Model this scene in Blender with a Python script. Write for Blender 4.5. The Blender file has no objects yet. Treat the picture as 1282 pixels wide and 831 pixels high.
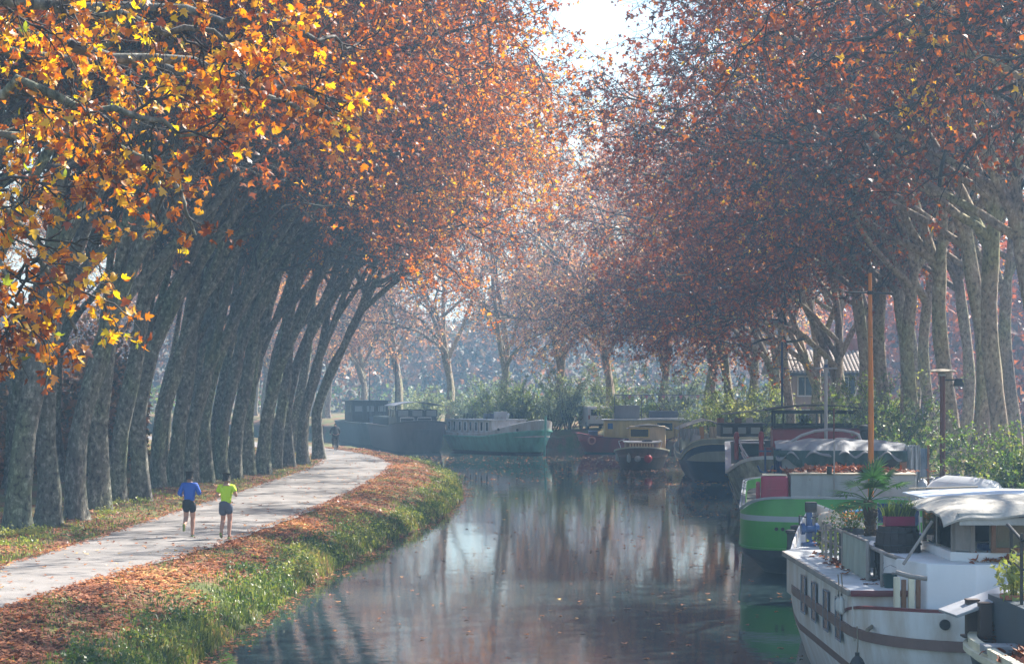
import bpy, bmesh, math, random
import numpy as np
from mathutils import Vector, Matrix, Quaternion
R = math.radians
sc = bpy.context.scene
C = sc.collection

# ---------------------------------------------------------------- camera, sky, sun, exposure
F, CX, HY, CAMZ = 2480.0, 641.0, 486.0, 5.1       # focal length in photo pixels, centre column, horizon row, eye height over the water
cam_d = bpy.data.cameras.new('camera')
cam = bpy.data.objects.new('camera', cam_d); C.objects.link(cam); sc.camera = cam
cam.location = (0, 0, CAMZ); cam.rotation_euler = (R(90), 0, 0)
cam_d.sensor_width = 36; cam_d.sensor_fit = 'HORIZONTAL'
cam_d.lens = 36 * F / 1282; cam_d.shift_y = 70.5 / 1282
cam_d.clip_start = 0.5; cam_d.clip_end = 3000

SUN_AZ, SUN_EL = 48.0, 45.0                        # clockwise from the view direction, and up
world = bpy.data.worlds.new('World'); sc.world = world; world.use_nodes = True
nt = world.node_tree
sky = nt.nodes.new('ShaderNodeTexSky'); sky.sky_type = 'NISHITA'; sky.sun_disc = False
sky.sun_elevation = R(SUN_EL); sky.sun_rotation = R(SUN_AZ)
sky.air_density = 1.3; sky.dust_density = 1.2; sky.ozone_density = 2.0
bgn = nt.nodes['Background']; bgn.inputs[1].default_value = 0.085
nt.links.new(sky.outputs[0], bgn.inputs[0])
S = Vector((math.sin(R(SUN_AZ)) * math.cos(R(SUN_EL)), math.cos(R(SUN_AZ)) * math.cos(R(SUN_EL)), math.sin(R(SUN_EL))))
sun_d = bpy.data.lights.new('sun', 'SUN'); sun_d.energy = 5.0; sun_d.angle = R(0.5); sun_d.color = (1.0, .93, .82)
sun = bpy.data.objects.new('sun', sun_d); C.objects.link(sun)
sun.rotation_euler = S.to_track_quat('Z', 'Y').to_euler(); sun.location = S * 100
sc.view_settings.view_transform = 'Standard'; sc.view_settings.look = 'None'
sc.view_settings.exposure = 1.6; sc.view_settings.gamma = 1.0
cy = sc.cycles
cy.max_bounces = 6; cy.diffuse_bounces = 3; cy.glossy_bounces = 3; cy.transmission_bounces = 4
cy.transparent_max_bounces = 6; cy.volume_bounces = 0; cy.caustics_reflective = False; cy.caustics_refractive = False
cy.use_denoising = True; cy.sample_clamp_indirect = 6.0

def P(px, py, d):                                  # a pixel of the photograph at distance d
    return Vector(((px - CX) / F * d, d, CAMZ - (py - HY) / F * d))
def G(px, py, z=0.0):                              # where the pixel's ray meets the level z
    return P(px, py, (CAMZ - z) * F / (py - HY))

# ---------------------------------------------------------------- materials
def new_mat(name):
    m = bpy.data.materials.new(name); m.use_nodes = True
    return m, m.node_tree, m.node_tree.nodes['Principled BSDF']
def nd(t, typ, **kw):
    n = t.nodes.new(typ)
    for k, v in kw.items():
        if k in n.inputs.keys() if isinstance(k, str) else False: n.inputs[k].default_value = v
        else: setattr(n, k, v)
    return n
def ramp(t, stops, interp='LINEAR'):
    n = t.nodes.new('ShaderNodeValToRGB'); cr = n.color_ramp; cr.interpolation = interp
    while len(cr.elements) < len(stops): cr.elements.new(0.5)
    for e, (p, c) in zip(cr.elements, stops):
        e.position = p; e.color = (*c, 1)
    return n
def paint(name, col, rough=.5, metal=0.0, dirt=.35, dirt_col=None, scale=3.0, bump=.15, streak=True):
    """Painted or plain surface with blotches of wear, rain streaks and a fine relief."""
    m, t, b = new_mat(name)
    tc = nd(t, 'ShaderNodeTexCoord'); mp = nd(t, 'ShaderNodeMapping')
    mp.inputs['Scale'].default_value = (1, 1, .25 if streak else 1)
    t.links.new(tc.outputs['Object'], mp.inputs['Vector'])
    n = nd(t, 'ShaderNodeTexNoise'); n.inputs['Scale'].default_value = scale; n.inputs['Detail'].default_value = 7; n.inputs['Roughness'].default_value = .65
    t.links.new(mp.outputs[0], n.inputs['Vector'])
    dc = dirt_col or tuple(c * .45 + .015 for c in col)
    lt = tuple(min(1, c * 1.12) for c in col)
    rp = ramp(t, [(.32, dc), (.5, tuple(c * (1 - dirt) + d * dirt for c, d in zip(col, dc))), (.62, col), (.8, lt)])
    t.links.new(n.outputs[0], rp.inputs[0]); 
    mx = nd(t, 'ShaderNodeMix'); mx.data_type = 'RGBA'; mx.inputs[0].default_value = min(1, dirt * 2)
    mx.inputs[6].default_value = (*col, 1); t.links.new(rp.outputs[0], mx.inputs[7])
    t.links.new(mx.outputs[2], b.inputs['Base Color'])
    n2 = nd(t, 'ShaderNodeTexNoise'); n2.inputs['Scale'].default_value = scale * 9; n2.inputs['Detail'].default_value = 4
    t.links.new(tc.outputs['Object'], n2.inputs['Vector'])
    bp = nd(t, 'ShaderNodeBump'); bp.inputs['Strength'].default_value = bump; bp.inputs['Distance'].default_value = .02
    t.links.new(n2.outputs[0], bp.inputs['Height']); t.links.new(bp.outputs[0], b.inputs['Normal'])
    mr = nd(t, 'ShaderNodeMapRange'); mr.inputs[3].default_value = max(.05, rough - .15); mr.inputs[4].default_value = min(1, rough + .2)
    t.links.new(n.outputs[0], mr.inputs[0]); t.links.new(mr.outputs[0], b.inputs['Roughness'])
    b.inputs['Metallic'].default_value = metal
    return m
def leaf_mat(name, stops, trans=.45, clump=None, gloss=.06):
    """Thin leaf: one colour per leaf, light comes through it."""
    m = bpy.data.materials.new(name); m.use_nodes = True; t = m.node_tree; t.nodes.clear()
    out = nd(t, 'ShaderNodeOutputMaterial'); geo = nd(t, 'ShaderNodeNewGeometry'); oi = nd(t, 'ShaderNodeObjectInfo')
    tc = nd(t, 'ShaderNodeTexCoord')
    n = nd(t, 'ShaderNodeTexNoise'); n.inputs['Scale'].default_value = .45; n.inputs['Detail'].default_value = 3
    t.links.new(geo.outputs['Position'], n.inputs['Vector'])
    a = nd(t, 'ShaderNodeMath'); a.operation = 'MULTIPLY_ADD'; a.inputs[1].default_value = .62
    t.links.new(geo.outputs['Random Per Island'], a.inputs[0])
    s = nd(t, 'ShaderNodeMath'); s.operation = 'MULTIPLY_ADD'; s.inputs[1].default_value = 1.6; s.inputs[2].default_value = -.62
    t.links.new(n.outputs[0], s.inputs[0])
    s2 = nd(t, 'ShaderNodeMath'); s2.operation = 'MULTIPLY_ADD'; s2.inputs[1].default_value = .30; t.links.new(oi.outputs['Random'], s2.inputs[0]); s3 = nd(t, 'ShaderNodeMath'); s3.operation = 'SUBTRACT'; s3.inputs[1].default_value = .15
    t.links.new(s.outputs[0], s3.inputs[0]); t.links.new(s3.outputs[0], s2.inputs[2]); t.links.new(s2.outputs[0], a.inputs[2])
    rp = ramp(t, stops); t.links.new(a.outputs[0], rp.inputs[0])
    d = nd(t, 'ShaderNodeBsdfDiffuse'); tr = nd(t, 'ShaderNodeBsdfTranslucent'); g = nd(t, 'ShaderNodeBsdfGlossy')
    g.inputs['Roughness'].default_value = .45
    hs = nd(t, 'ShaderNodeHueSaturation'); hs.inputs['Saturation'].default_value = 1.1; hs.inputs['Value'].default_value = 1.25
    t.links.new(rp.outputs[0], hs.inputs['Color'])
    t.links.new(rp.outputs[0], d.inputs[0]); t.links.new(hs.outputs[0], tr.inputs[0])
    mx = nd(t, 'ShaderNodeMixShader'); mx.inputs[0].default_value = trans
    t.links.new(d.outputs[0], mx.inputs[1]); t.links.new(tr.outputs[0], mx.inputs[2])
    m2 = nd(t, 'ShaderNodeMixShader'); m2.inputs[0].default_value = gloss
    t.links.new(mx.outputs[0], m2.inputs[1]); t.links.new(g.outputs[0], m2.inputs[2])
    t.links.new(m2.outputs[0], out.inputs[0])
    return m

M = {}
YEL, ORA, RUS, BRO, GRN = (.78, .50, .03), (.72, .24, .015), (.36, .085, .02), (.13, .045, .02), (.22, .30, .04)
M['leaf_near'] = leaf_mat('leaf_yellow_orange', [(.10, (.16, .05, .02)), (.25, RUS), (.38, (.66, .20, .01)), (.52, (.88, .40, .015)), (.70, (.90, .62, .03)), (.9, (.45, .48, .04))], .6)
M['leaf_left'] = leaf_mat('leaf_orange_rust', [(.1, (.10, .035, .02)), (.35, (.36, .095, .03)), (.6, (.66, .20, .025)), (.82, (.82, .34, .03)), (.95, YEL)], .62)
M['leaf_right'] = leaf_mat('leaf_rust_shade_darkened', [(.1, (.08, .025, .018)), (.4, (.24, .055, .02)), (.65, (.46, .11, .018)), (.85, (.68, .21, .015)), (.97, YEL)], .45)  # rust leaves, darkened to put the backlit shade into their colour
M['leaf_far'] = leaf_mat('leaf_orange_haze_paled', [(.1, (.28, .14, .10)), (.4, (.58, .28, .18)), (.7, (.74, .40, .20)), (.95, (.76, .54, .20))], .6)  # orange leaves, paled so that distance haze is in the colour
M['leaf_wood'] = leaf_mat('distant_foliage', [(.1, (.05, .06, .04)), (.4, (.13, .11, .06)), (.65, (.28, .14, .08)), (.9, (.48, .22, .10))], .35)
M['leaf_haze'] = leaf_mat('green_leaf_haze_paled', [(.1, (.14, .19, .12)), (.5, (.24, .30, .17)), (.9, (.42, .44, .22))], .5)  # green lightened to make up for thin haze over the far shrubs
M['leaf_litter'] = leaf_mat('fallen_leaf', [(.1, (.13, .06, .04)), (.32, (.28, .10, .05)), (.52, (.40, .19, .11)), (.7, (.48, .18, .06)), (.85, (.60, .32, .14)), (.97, (.66, .46, .18))], .2)
M['leaf_pile'] = leaf_mat('dry_brown_leaf', [(.1, (.10, .03, .015)), (.5, (.26, .07, .025)), (.9, (.5, .18, .05))], .2)
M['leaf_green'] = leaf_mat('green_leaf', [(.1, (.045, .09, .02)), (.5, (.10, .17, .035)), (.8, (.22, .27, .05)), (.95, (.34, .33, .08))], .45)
M['leaf_lime'] = leaf_mat('lime_leaf', [(.1, (.12, .18, .04)), (.5, (.24, .30, .06)), (.9, (.46, .44, .12))], .5)
M['leaf_willow'] = leaf_mat('grey_green_leaf', [(.1, (.10, .13, .05)), (.5, (.19, .23, .09)), (.9, (.36, .37, .15))], .5)
M['grass'] = leaf_mat('grass_blade', [(.1, (.05, .085, .02)), (.4, (.10, .15, .03)), (.65, (.26, .32, .06)), (.85, (.42, .42, .12)), (.97, (.42, .28, .12))], .4)
M['palm'] = leaf_mat('palm_leaf', [(.1, (.04, .10, .03)), (.6, (.08, .19, .05)), (.95, (.22, .28, .07))], .3)

def bark(name, base, patch, dark):
    m, t, b = new_mat(name)
    tc = nd(t, 'ShaderNodeTexCoord'); oi = nd(t, 'ShaderNodeObjectInfo')
    ad = nd(t, 'ShaderNodeVectorMath'); ad.operation = 'ADD'; t.links.new(tc.outputs['Object'], ad.inputs[0])
    sm = nd(t, 'ShaderNodeMath'); sm.operation = 'MULTIPLY'; sm.inputs[1].default_value = 57; t.links.new(oi.outputs['Random'], sm.inputs[0])
    t.links.new(sm.outputs[0], ad.inputs[1])
    mp = nd(t, 'ShaderNodeMapping'); mp.inputs['Scale'].default_value = (1, 1, .62); t.links.new(ad.outputs[0], mp.inputs[0])
    n = nd(t, 'ShaderNodeTexNoise'); n.inputs['Scale'].default_value = 8.5; n.inputs['Detail'].default_value = 6; n.inputs['Roughness'].default_value = .62; n.inputs['Distortion'].default_value = .15
    n2 = nd(t, 'ShaderNodeTexNoise'); n2.inputs['Scale'].default_value = .6; n2.inputs['Detail'].default_value = 3
    t.links.new(mp.outputs[0], n.inputs['Vector']); t.links.new(mp.outputs[0], n2.inputs['Vector'])
    r1 = ramp(t, [(.38, dark), (.46, base), (.54, base), (.59, tuple((a + c) / 2 for a, c in zip(base, patch))), (.68, patch)])
    r2 = ramp(t, [(.35, (.55, .5, .58)), (.5, (1, 1, 1)), (.65, (.75, .92, .62))])
    t.links.new(n.outputs[0], r1.inputs[0]); t.links.new(n2.outputs[0], r2.inputs[0])
    mx = nd(t, 'ShaderNodeMix'); mx.data_type = 'RGBA'; mx.blend_type = 'MULTIPLY'; mx.inputs[0].default_value = .85
    t.links.new(r1.outputs[0], mx.inputs[6]); t.links.new(r2.outputs[0], mx.inputs[7]); t.links.new(mx.outputs[2], b.inputs['Base Color'])
    bp = nd(t, 'ShaderNodeBump'); bp.inputs['Strength'].default_value = .7; bp.inputs['Distance'].default_value = .06
    t.links.new(n.outputs[0], bp.inputs['Height']); t.links.new(bp.outputs[0], b.inputs['Normal'])
    b.inputs['Roughness'].default_value = .9
    return m
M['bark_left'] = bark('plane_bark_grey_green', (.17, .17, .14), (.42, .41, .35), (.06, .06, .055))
M['bark_right'] = bark('plane_bark_beige_warm_lit', (.34, .27, .19), (.56, .47, .35), (.15, .115, .085))  # beige bark, lightened to carry the warm light on these trunks
M['bark_dark'] = bark('branch_bark_dark', (.07, .062, .06), (.15, .135, .12), (.035, .032, .034))

def ground_mat():
    m, t, b = new_mat('grass_and_litter_ground')
    tc = nd(t, 'ShaderNodeTexCoord')
    n = nd(t, 'ShaderNodeTexNoise'); n.inputs['Scale'].default_value = .55; n.inputs['Detail'].default_value = 8; n.inputs['Roughness'].default_value = .7
    n2 = nd(t, 'ShaderNodeTexNoise'); n2.inputs['Scale'].default_value = 9; n2.inputs['Detail'].default_value = 6; n2.inputs['Roughness'].default_value = .7
    for k in (n, n2): t.links.new(tc.outputs['Object'], k.inputs['Vector'])
    r1 = ramp(t, [(.25, (.07, .10, .025)), (.45, (.12, .14, .04)), (.55, (.20, .10, .05)), (.75, (.26, .10, .045))])
    r2 = ramp(t, [(.3, (.45, .4, .35)), (.55, (1, 1, 1)), (.75, (1.5, 1.35, 1.1))])
    t.links.new(n.outputs[0], r1.inputs[0]); t.links.new(n2.outputs[0], r2.inputs[0])
    mx = nd(t, 'ShaderNodeMix'); mx.data_type = 'RGBA'; mx.blend_type = 'MULTIPLY'; mx.inputs[0].default_value = 1
    t.links.new(r1.outputs[0], mx.inputs[6]); t.links.new(r2.outputs[0], mx.inputs[7]); t.links.new(mx.outputs[2], b.inputs['Base Color'])
    bp = nd(t, 'ShaderNodeBump'); bp.inputs['Strength'].default_value = .8; bp.inputs['Distance'].default_value = .08
    t.links.new(n2.outputs[0], bp.inputs['Height']); t.links.new(bp.outputs[0], b.inputs['Normal'])
    b.inputs['Roughness'].default_value = .95
    return m
M['ground'] = ground_mat()
def path_mat():
    m, t, b = new_mat('worn_pale_path')
    tc = nd(t, 'ShaderNodeTexCoord')
    n = nd(t, 'ShaderNodeTexNoise'); n.inputs['Scale'].default_value = .8; n.inputs['Detail'].default_value = 8; n.inputs['Roughness'].default_value = .65
    n2 = nd(t, 'ShaderNodeTexNoise'); n2.inputs['Scale'].default_value = 30; n2.inputs['Detail'].default_value = 5
    for k in (n, n2): t.links.new(tc.outputs['Object'], k.inputs['Vector'])
    r1 = ramp(t, [(.3, (.15, .14, .14)), (.5, (.24, .225, .22)), (.7, (.31, .29, .285))])
    r2 = ramp(t, [(.3, (.7, .7, .7)), (.6, (1, 1, 1))])
    t.links.new(n.outputs[0], r1.inputs[0]); t.links.new(n2.outputs[0], r2.inputs[0])
    mx = nd(t, 'ShaderNodeMix'); mx.data_type = 'RGBA'; mx.blend_type = 'MULTIPLY'; mx.inputs[0].default_value = .7
    t.links.new(r1.outputs[0], mx.inputs[6]); t.links.new(r2.outputs[0], mx.inputs[7]); t.links.new(mx.outputs[2], b.inputs['Base Color'])
    bp = nd(t, 'ShaderNodeBump'); bp.inputs['Strength'].default_value = .5; bp.inputs['Distance'].default_value = .02
    t.links.new(n2.outputs[0], bp.inputs['Height']); t.links.new(bp.outputs[0], b.inputs['Normal'])
    b.inputs['Roughness'].default_value = .85
    return m
M['path'] = path_mat()
def water_mat():
    m, t, b = new_mat('still_canal_water')
    b.inputs['Base Color'].default_value = (.028, .05, .055, 1); b.inputs['Roughness'].default_value = .045; b.inputs['IOR'].default_value = 1.33
    b.inputs['Specular IOR Level'].default_value = .5
    tc = nd(t, 'ShaderNodeTexCoord'); mp = nd(t, 'ShaderNodeMapping'); mp.inputs['Scale'].default_value = (1, 1.0, 1)
    t.links.new(tc.outputs['Object'], mp.inputs[0])
    n = nd(t, 'ShaderNodeTexNoise'); n.inputs['Scale'].default_value = 2.2; n.inputs['Detail'].default_value = 3
    n2 = nd(t, 'ShaderNodeTexNoise'); n2.inputs['Scale'].default_value = .25; n2.inputs['Detail'].default_value = 2
    t.links.new(mp.outputs[0], n.inputs['Vector']); t.links.new(mp.outputs[0], n2.inputs['Vector'])
    ad = nd(t, 'ShaderNodeMath'); ad.operation = 'MULTIPLY_ADD'; ad.inputs[1].default_value = 2.5
    t.links.new(n2.outputs[0], ad.inputs[0]); t.links.new(n.outputs[0], ad.inputs[2])
    bp = nd(t, 'ShaderNodeBump'); bp.inputs['Strength'].default_value = .25; bp.inputs['Distance'].default_value = .010
    t.links.new(ad.outputs[0], bp.inputs['Height']); t.links.new(bp.outputs[0], b.inputs['Normal'])
    return m
M['water'] = water_mat()
def glass_mat(name, col=(.02, .03, .035), rough=.05):
    m, t, b = new_mat(name); b.inputs['Base Color'].default_value = (*col, 1); b.inputs['Roughness'].default_value = rough
    b.inputs['IOR'].default_value = 1.5; b.inputs['Specular IOR Level'].default_value = .3
    return m
M['glass'] = glass_mat('dark_window_glass', (.012, .015, .018), .18)
M['glass_pale'] = glass_mat('pale_window_glass', (.32, .36, .38), .12)
def clear_glass():
    m = bpy.data.materials.new('clear_window_glass'); m.use_nodes = True; t = m.node_tree; t.nodes.clear()
    out = nd(t, 'ShaderNodeOutputMaterial'); tr = nd(t, 'ShaderNodeBsdfTransparent'); g = nd(t, 'ShaderNodeBsdfGlossy'); g.inputs['Roughness'].default_value = .03
    tr.inputs[0].default_value = (.8, .85, .86, 1)
    fr = nd(t, 'ShaderNodeFresnel'); fr.inputs[0].default_value = 1.5; mx = nd(t, 'ShaderNodeMixShader')
    t.links.new(fr.outputs[0], mx.inputs[0]); t.links.new(tr.outputs[0], mx.inputs[1]); t.links.new(g.outputs[0], mx.inputs[2]); t.links.new(mx.outputs[0], out.inputs[0])
    return m
M['clear'] = clear_glass()

# ---------------------------------------------------------------- mesh helpers
def link(o, parent=None):
    C.objects.link(o)
    if parent is not None: o.parent = parent
    return o
def npmesh(name, V, Fq, smooth=False, mats=(), mi=None):
    """V (n,3), Fq list of arrays of equal-sized faces."""
    me = bpy.data.meshes.new(name)
    if not isinstance(Fq, (list, tuple)): Fq = [Fq]
    Fq = [f for f in Fq if len(f)]
    idx = np.concatenate([f.ravel() for f in Fq]).astype(np.int32)
    tot = np.concatenate([np.full(len(f), f.shape[1], np.int32) for f in Fq])
    st = np.concatenate([[0], np.cumsum(tot)[:-1]]).astype(np.int32)
    me.vertices.add(len(V)); me.vertices.foreach_set('co', np.asarray(V, np.float32).ravel())
    me.loops.add(len(idx)); me.loops.foreach_set('vertex_index', idx)
    me.polygons.add(len(tot)); me.polygons.foreach_set('loop_start', st); me.polygons.foreach_set('loop_total', tot)
    if smooth: me.polygons.foreach_set('use_smooth', np.ones(len(tot), bool))
    for m in mats: me.materials.append(m)
    if mi is not None: me.polygons.foreach_set('material_index', np.asarray(mi, np.int32))
    me.update(calc_edges=True); me.validate()
    return me
def tag(o, label=None, cat=None, group=None, kind=None):
    if label: o['label'] = label
    if cat: o['category'] = cat
    if group: o['group'] = group
    if kind: o['kind'] = kind
    return o
def empty(name, loc=(0, 0, 0), rz=0.0, label=None, cat=None, group=None):
    o = bpy.data.objects.new(name, None); C.objects.link(o); o.location = loc; o.rotation_euler = (0, 0, rz); o.empty_display_size = .2
    return tag(o, label, cat, group)
class MB:
    """Collects shapes into one mesh."""
    def __init__(s): s.v = []; s.f = []; s.m = []; s.T = Matrix.Identity(4)
    def add(s, vs, fs, mi=0):
        n = len(s.v); s.v += [tuple(s.T @ Vector(v)) for v in vs]; s.f += [tuple(i + n for i in f) for f in fs]; s.m += [mi] * len(fs); return s
    def box(s, c, d, rz=0.0, rx=0.0, ry=0.0, mi=0, taper=1.0):
        hx, hy, hz = (k / 2 for k in d); Mx = Matrix.Translation(c) @ Matrix.Rotation(rz, 4, 'Z') @ Matrix.Rotation(rx, 4, 'X') @ Matrix.Rotation(ry, 4, 'Y')
        vs = [Mx @ Vector((x * hx * (taper if z > 0 else 1), y * hy * (taper if z > 0 else 1), z * hz)) for z in (-1, 1) for y in (-1, 1) for x in (-1, 1)]
        return s.add(vs, [(0, 2, 3, 1), (4, 5, 7, 6), (0, 1, 5, 4), (2, 6, 7, 3), (0, 4, 6, 2), (1, 3, 7, 5)], mi)
    def tube(s, pts, r, n=8, caps=True, mi=0):
        pts = [Vector(p) for p in pts]; rs = r if isinstance(r, (list, tuple)) else [r] * len(pts)
        vs = []; prev = None
        for i, p in enumerate(pts):
            t = (pts[min(i + 1, len(pts) - 1)] - pts[max(i - 1, 0)]).normalized()
            if prev is None:
                u = t.orthogonal().normalized()
            else:
                u = (prev - t * prev.dot(t)).normalized()
            prev = u; w = t.cross(u)
            for k in range(n):
                a = 2 * math.pi * k / n
                vs.append(p + (u * math.cos(a) + w * math.sin(a)) * rs[i])
        fs = [(i * n + k, i * n + (k + 1) % n, (i + 1) * n + (k + 1) % n, (i + 1) * n + k) for i in range(len(pts) - 1) for k in range(n)]
        if caps: fs += [tuple(range(n))[::-1], tuple((len(pts) - 1) * n + k for k in range(n))]
        return s.add(vs, fs, mi)
    def lathe(s, prof, c=(0, 0, 0), n=16, mi=0, axis='Z'):
        Mx = Matrix.Translation(c)
        if axis == 'X': Mx = Mx @ Matrix.Rotation(R(90), 4, 'Y')
        if axis == 'Y': Mx = Mx @ Matrix.Rotation(R(-90), 4, 'X')
        vs = [Mx @ Vector((r * math.cos(2 * math.pi * k / n), r * math.sin(2 * math.pi * k / n), z)) for r, z in prof for k in range(n)]
        fs = [(i * n + k, i * n + (k + 1) % n, (i + 1) * n + (k + 1) % n, (i + 1) * n + k) for i in range(len(prof) - 1) for k in range(n)]
        fs += [tuple(range(n))[::-1], tuple((len(prof) - 1) * n + k for k in range(n))]
        return s.add(vs, fs, mi)
    def prism(s, poly, h0, h1, mi=0):                 # polygon in xy swept in z
        n = len(poly); vs = [(x, y, h0) for x, y in poly] + [(x, y, h1) for x, y in poly]
        return s.add(vs, [tuple(range(n))[::-1], tuple(range(n, 2 * n))] + [(i, (i + 1) % n, n + (i + 1) % n, n + i) for i in range(n)], mi)
    def extr(s, poly, axis, a, b, mi=0):              # polygon (p,q) swept along x or y
        n = len(poly)
        f = (lambda p, q, e: (e, p, q)) if axis == 'x' else (lambda p, q, e: (p, e, q))
        vs = [f(p, q, a) for p, q in poly] + [f(p, q, b) for p, q in poly]
        return s.add(vs, [tuple(range(n)), tuple(range(n, 2 * n))[::-1]] + [((i + 1) % n, i, n + i, n + (i + 1) % n) for i in range(n)], mi)
    def build(s, name, mats, parent=None, smooth=False, bevel=0.0, loc=None, rz=0.0, segs=2):
        me = bpy.data.meshes.new(name); me.from_pydata(s.v, [], s.f)
        for m in (mats if isinstance(mats, (list, tuple)) else [mats]): me.materials.append(m)
        for p, mi in zip(me.polygons, s.m): p.material_index = mi
        bm = bmesh.new(); bm.from_mesh(me); bmesh.ops.delete(bm, geom=[v for v in bm.verts if not v.link_faces], context='VERTS'); bmesh.ops.recalc_face_normals(bm, faces=bm.faces[:])
        if bevel > 0:
            es = [e for e in bm.edges if len(e.link_faces) == 2 and e.calc_face_angle(0) > R(28)]
            bmesh.ops.bevel(bm, geom=es, offset=bevel, segments=segs, affect='EDGES', profile=.6, clamp_overlap=True)
        bm.to_mesh(me); bm.free()
        if smooth or bevel > 0:
            for p in me.polygons: p.use_smooth = True
            try: me.set_sharp_from_angle(angle=R(38))
            except Exception: pass
        me.update()
        o = bpy.data.objects.new(name, me); link(o, parent)
        if loc is not None: o.location = loc
        o.rotation_euler = (0, 0, rz)
        return o
def copy_tree(o, parent=None):
    c = o.copy(); C.objects.link(c)
    if parent is not None: c.parent = parent
    for ch in list(o.children): copy_tree(ch, c)
    return c
def box(name, c, d, m, parent=None, bevel=.012, segs=2, **kw):
    return MB().box(c, d, **kw).build(name, m, parent, bevel=bevel, segs=segs)
def tube(name, pts, r, m, parent=None, n=8):
    return MB().tube(pts, r, n).build(name, m, parent, smooth=True)
ORD = 'first second third fourth fifth sixth seventh eighth ninth tenth eleventh twelfth thirteenth fourteenth fifteenth sixteenth seventeenth eighteenth nineteenth twentieth'.split() + ['twenty first', 'twenty second']
# ---------------------------------------------------------------- the canal, its banks and the path (X as a function of the distance d)
WL = np.array([(-60, -7), (20, -6.4), (36.7, -5.9), (44.5, -5.6), (53.6, -5.2), (65, -4.2), (79.5, -2.7), (94, -2.3), (109, -3.0), (124, -5.2), (142, -9.4), (156, -13.6), (175, -24), (200, -48), (260, -130), (700, -900)], float)
WR = np.array([(-60, 9.9), (35, 10.0), (53, 11.8), (70, 13.9), (85, 15.2), (98, 16.4), (108, 16.6), (118, 15.8), (130, 15), (145, 13.6), (160, 11), (168, 5), (177, -3), (190, -10), (214, -19), (232, -42), (262, -92), (700, -830)], float)
PR = np.array([(-60, -12), (30, -9.8), (36.4, -9.4), (42.5, -8.8), (49.8, -7.9), (54.7, -7.45), (64, -6.8), (77.6, -6.3), (93, -6.05), (108, -6.4), (121, -8.4), (132, -11.3), (145, -16), (165, -27), (200, -56), (260, -140)], float)
PL = np.array([(-60, -15.2), (30, -12.9), (36.4, -12.5), (45.4, -11.8), (54.7, -11.4), (66, -11.2), (80.7, -10.8), (102.7, -10.4), (114, -10.9), (127, -13.4), (140, -18.5), (165, -33), (200, -64), (260, -150)], float)
def smooth_curve(T):
    ds = np.arange(T[0, 0], T[-1, 0], 1.0); x = np.interp(ds, T[:, 0], T[:, 1])
    k = np.hanning(15); k /= k.sum(); xp = np.pad(x, 7, mode='edge'); x = np.convolve(xp, k, 'valid')
    return lambda d: np.interp(d, ds, x)
fWL, fWR, fPR, fPL = (smooth_curve(T) for T in (WL, WR, PR, PL))
def slope(f, d): return (f(d + .5) - f(d - .5))
def wob(x, y):                                       # gentle lumps of the ground
    return .5 * (np.sin(x * 1.3 + y * .45) * np.sin(y * .9 - x * .3) + .6 * np.sin(x * 3.1 + 1.7 * y) * np.sin(y * 2.3))
def zg(x, d):                                        # ground level
    x = np.asarray(x, float); d = np.asarray(d, float)
    uL = (fWL(d) - x) / np.sqrt(1 + slope(fWL, d) ** 2)
    uR = (x - fWR(d)) / np.sqrt(1 + slope(fWR, d) ** 2)
    zl = np.interp(uL, [-3, -.4, 0, .25, 1.1, 2.2, 3.2, 400], [-1.2, -.6, .02, .30, .66, .93, 1.0, 1.0])
    zr = np.interp(uR, [-3, -.3, 0, .12, .6, 2.0, 6, 400], [-1.2, -.8, .1, 1.0, 1.2, 1.5, 1.7, 1.8])
    z = np.where(uL > -1.5, zl, np.where(uR > -1.5, zr, -1.2))
    onp = (x > fPL(d) - .5) & (x < fPR(d) + .5) & (d < 262)
    amp = np.clip(uL / 1.0, 0, 1) * .10 * ~onp + np.clip(uR, 0, 1) * .12
    # shallow bank in the strip of trees
    edge = np.clip((fPL(d) - .4 - x) / 2.0, 0, 1) * (uL > 0)
    return z + wob(x, d) * amp + edge * .12
def make_ground():
    ds = np.concatenate([np.arange(-60, 20, 8), np.arange(20, 150, .5), np.arange(150, 262, 1.5), np.arange(262, 700, 25)])
    uL = np.concatenate([[430, 300, 200, 120, 80, 60, 45, 35, 28, 23], np.arange(20, 3.2, -.4), np.arange(3.2, -.4, -.12), [-.5, -.9, -1.4]])
    uR = np.concatenate([[-1.4, -.8, -.3, -.02, .02, .1, .15, .3], np.arange(.6, 10, .5), np.arange(10, 30, 1.5), [35, 45, 60, 90, 140, 220, 340, 480]])
    rows = []
    for d in ds:
        sL = math.sqrt(1 + float(slope(fWL, d)) ** 2); sR = math.sqrt(1 + float(slope(fWR, d)) ** 2)
        x = np.concatenate([float(fWL(d)) - uL * sL, float(fWR(d)) + uR * sR])
        x = np.clip(x, -1050, 500)
        rows.append(np.stack([x, np.full_like(x, d), zg(x, d)], 1))
    V = np.concatenate(rows); n = len(rows[0]); m = len(ds)
    a = (np.arange(m - 1)[:, None] * n + np.arange(n - 1)[None]).ravel()
    o = bpy.data.objects.new('ground', npmesh('ground', V, np.stack([a, a + 1, a + n + 1, a + n], 1), True, [M['ground']]))
    link(o); tag(o, kind='structure')
make_ground()
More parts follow.
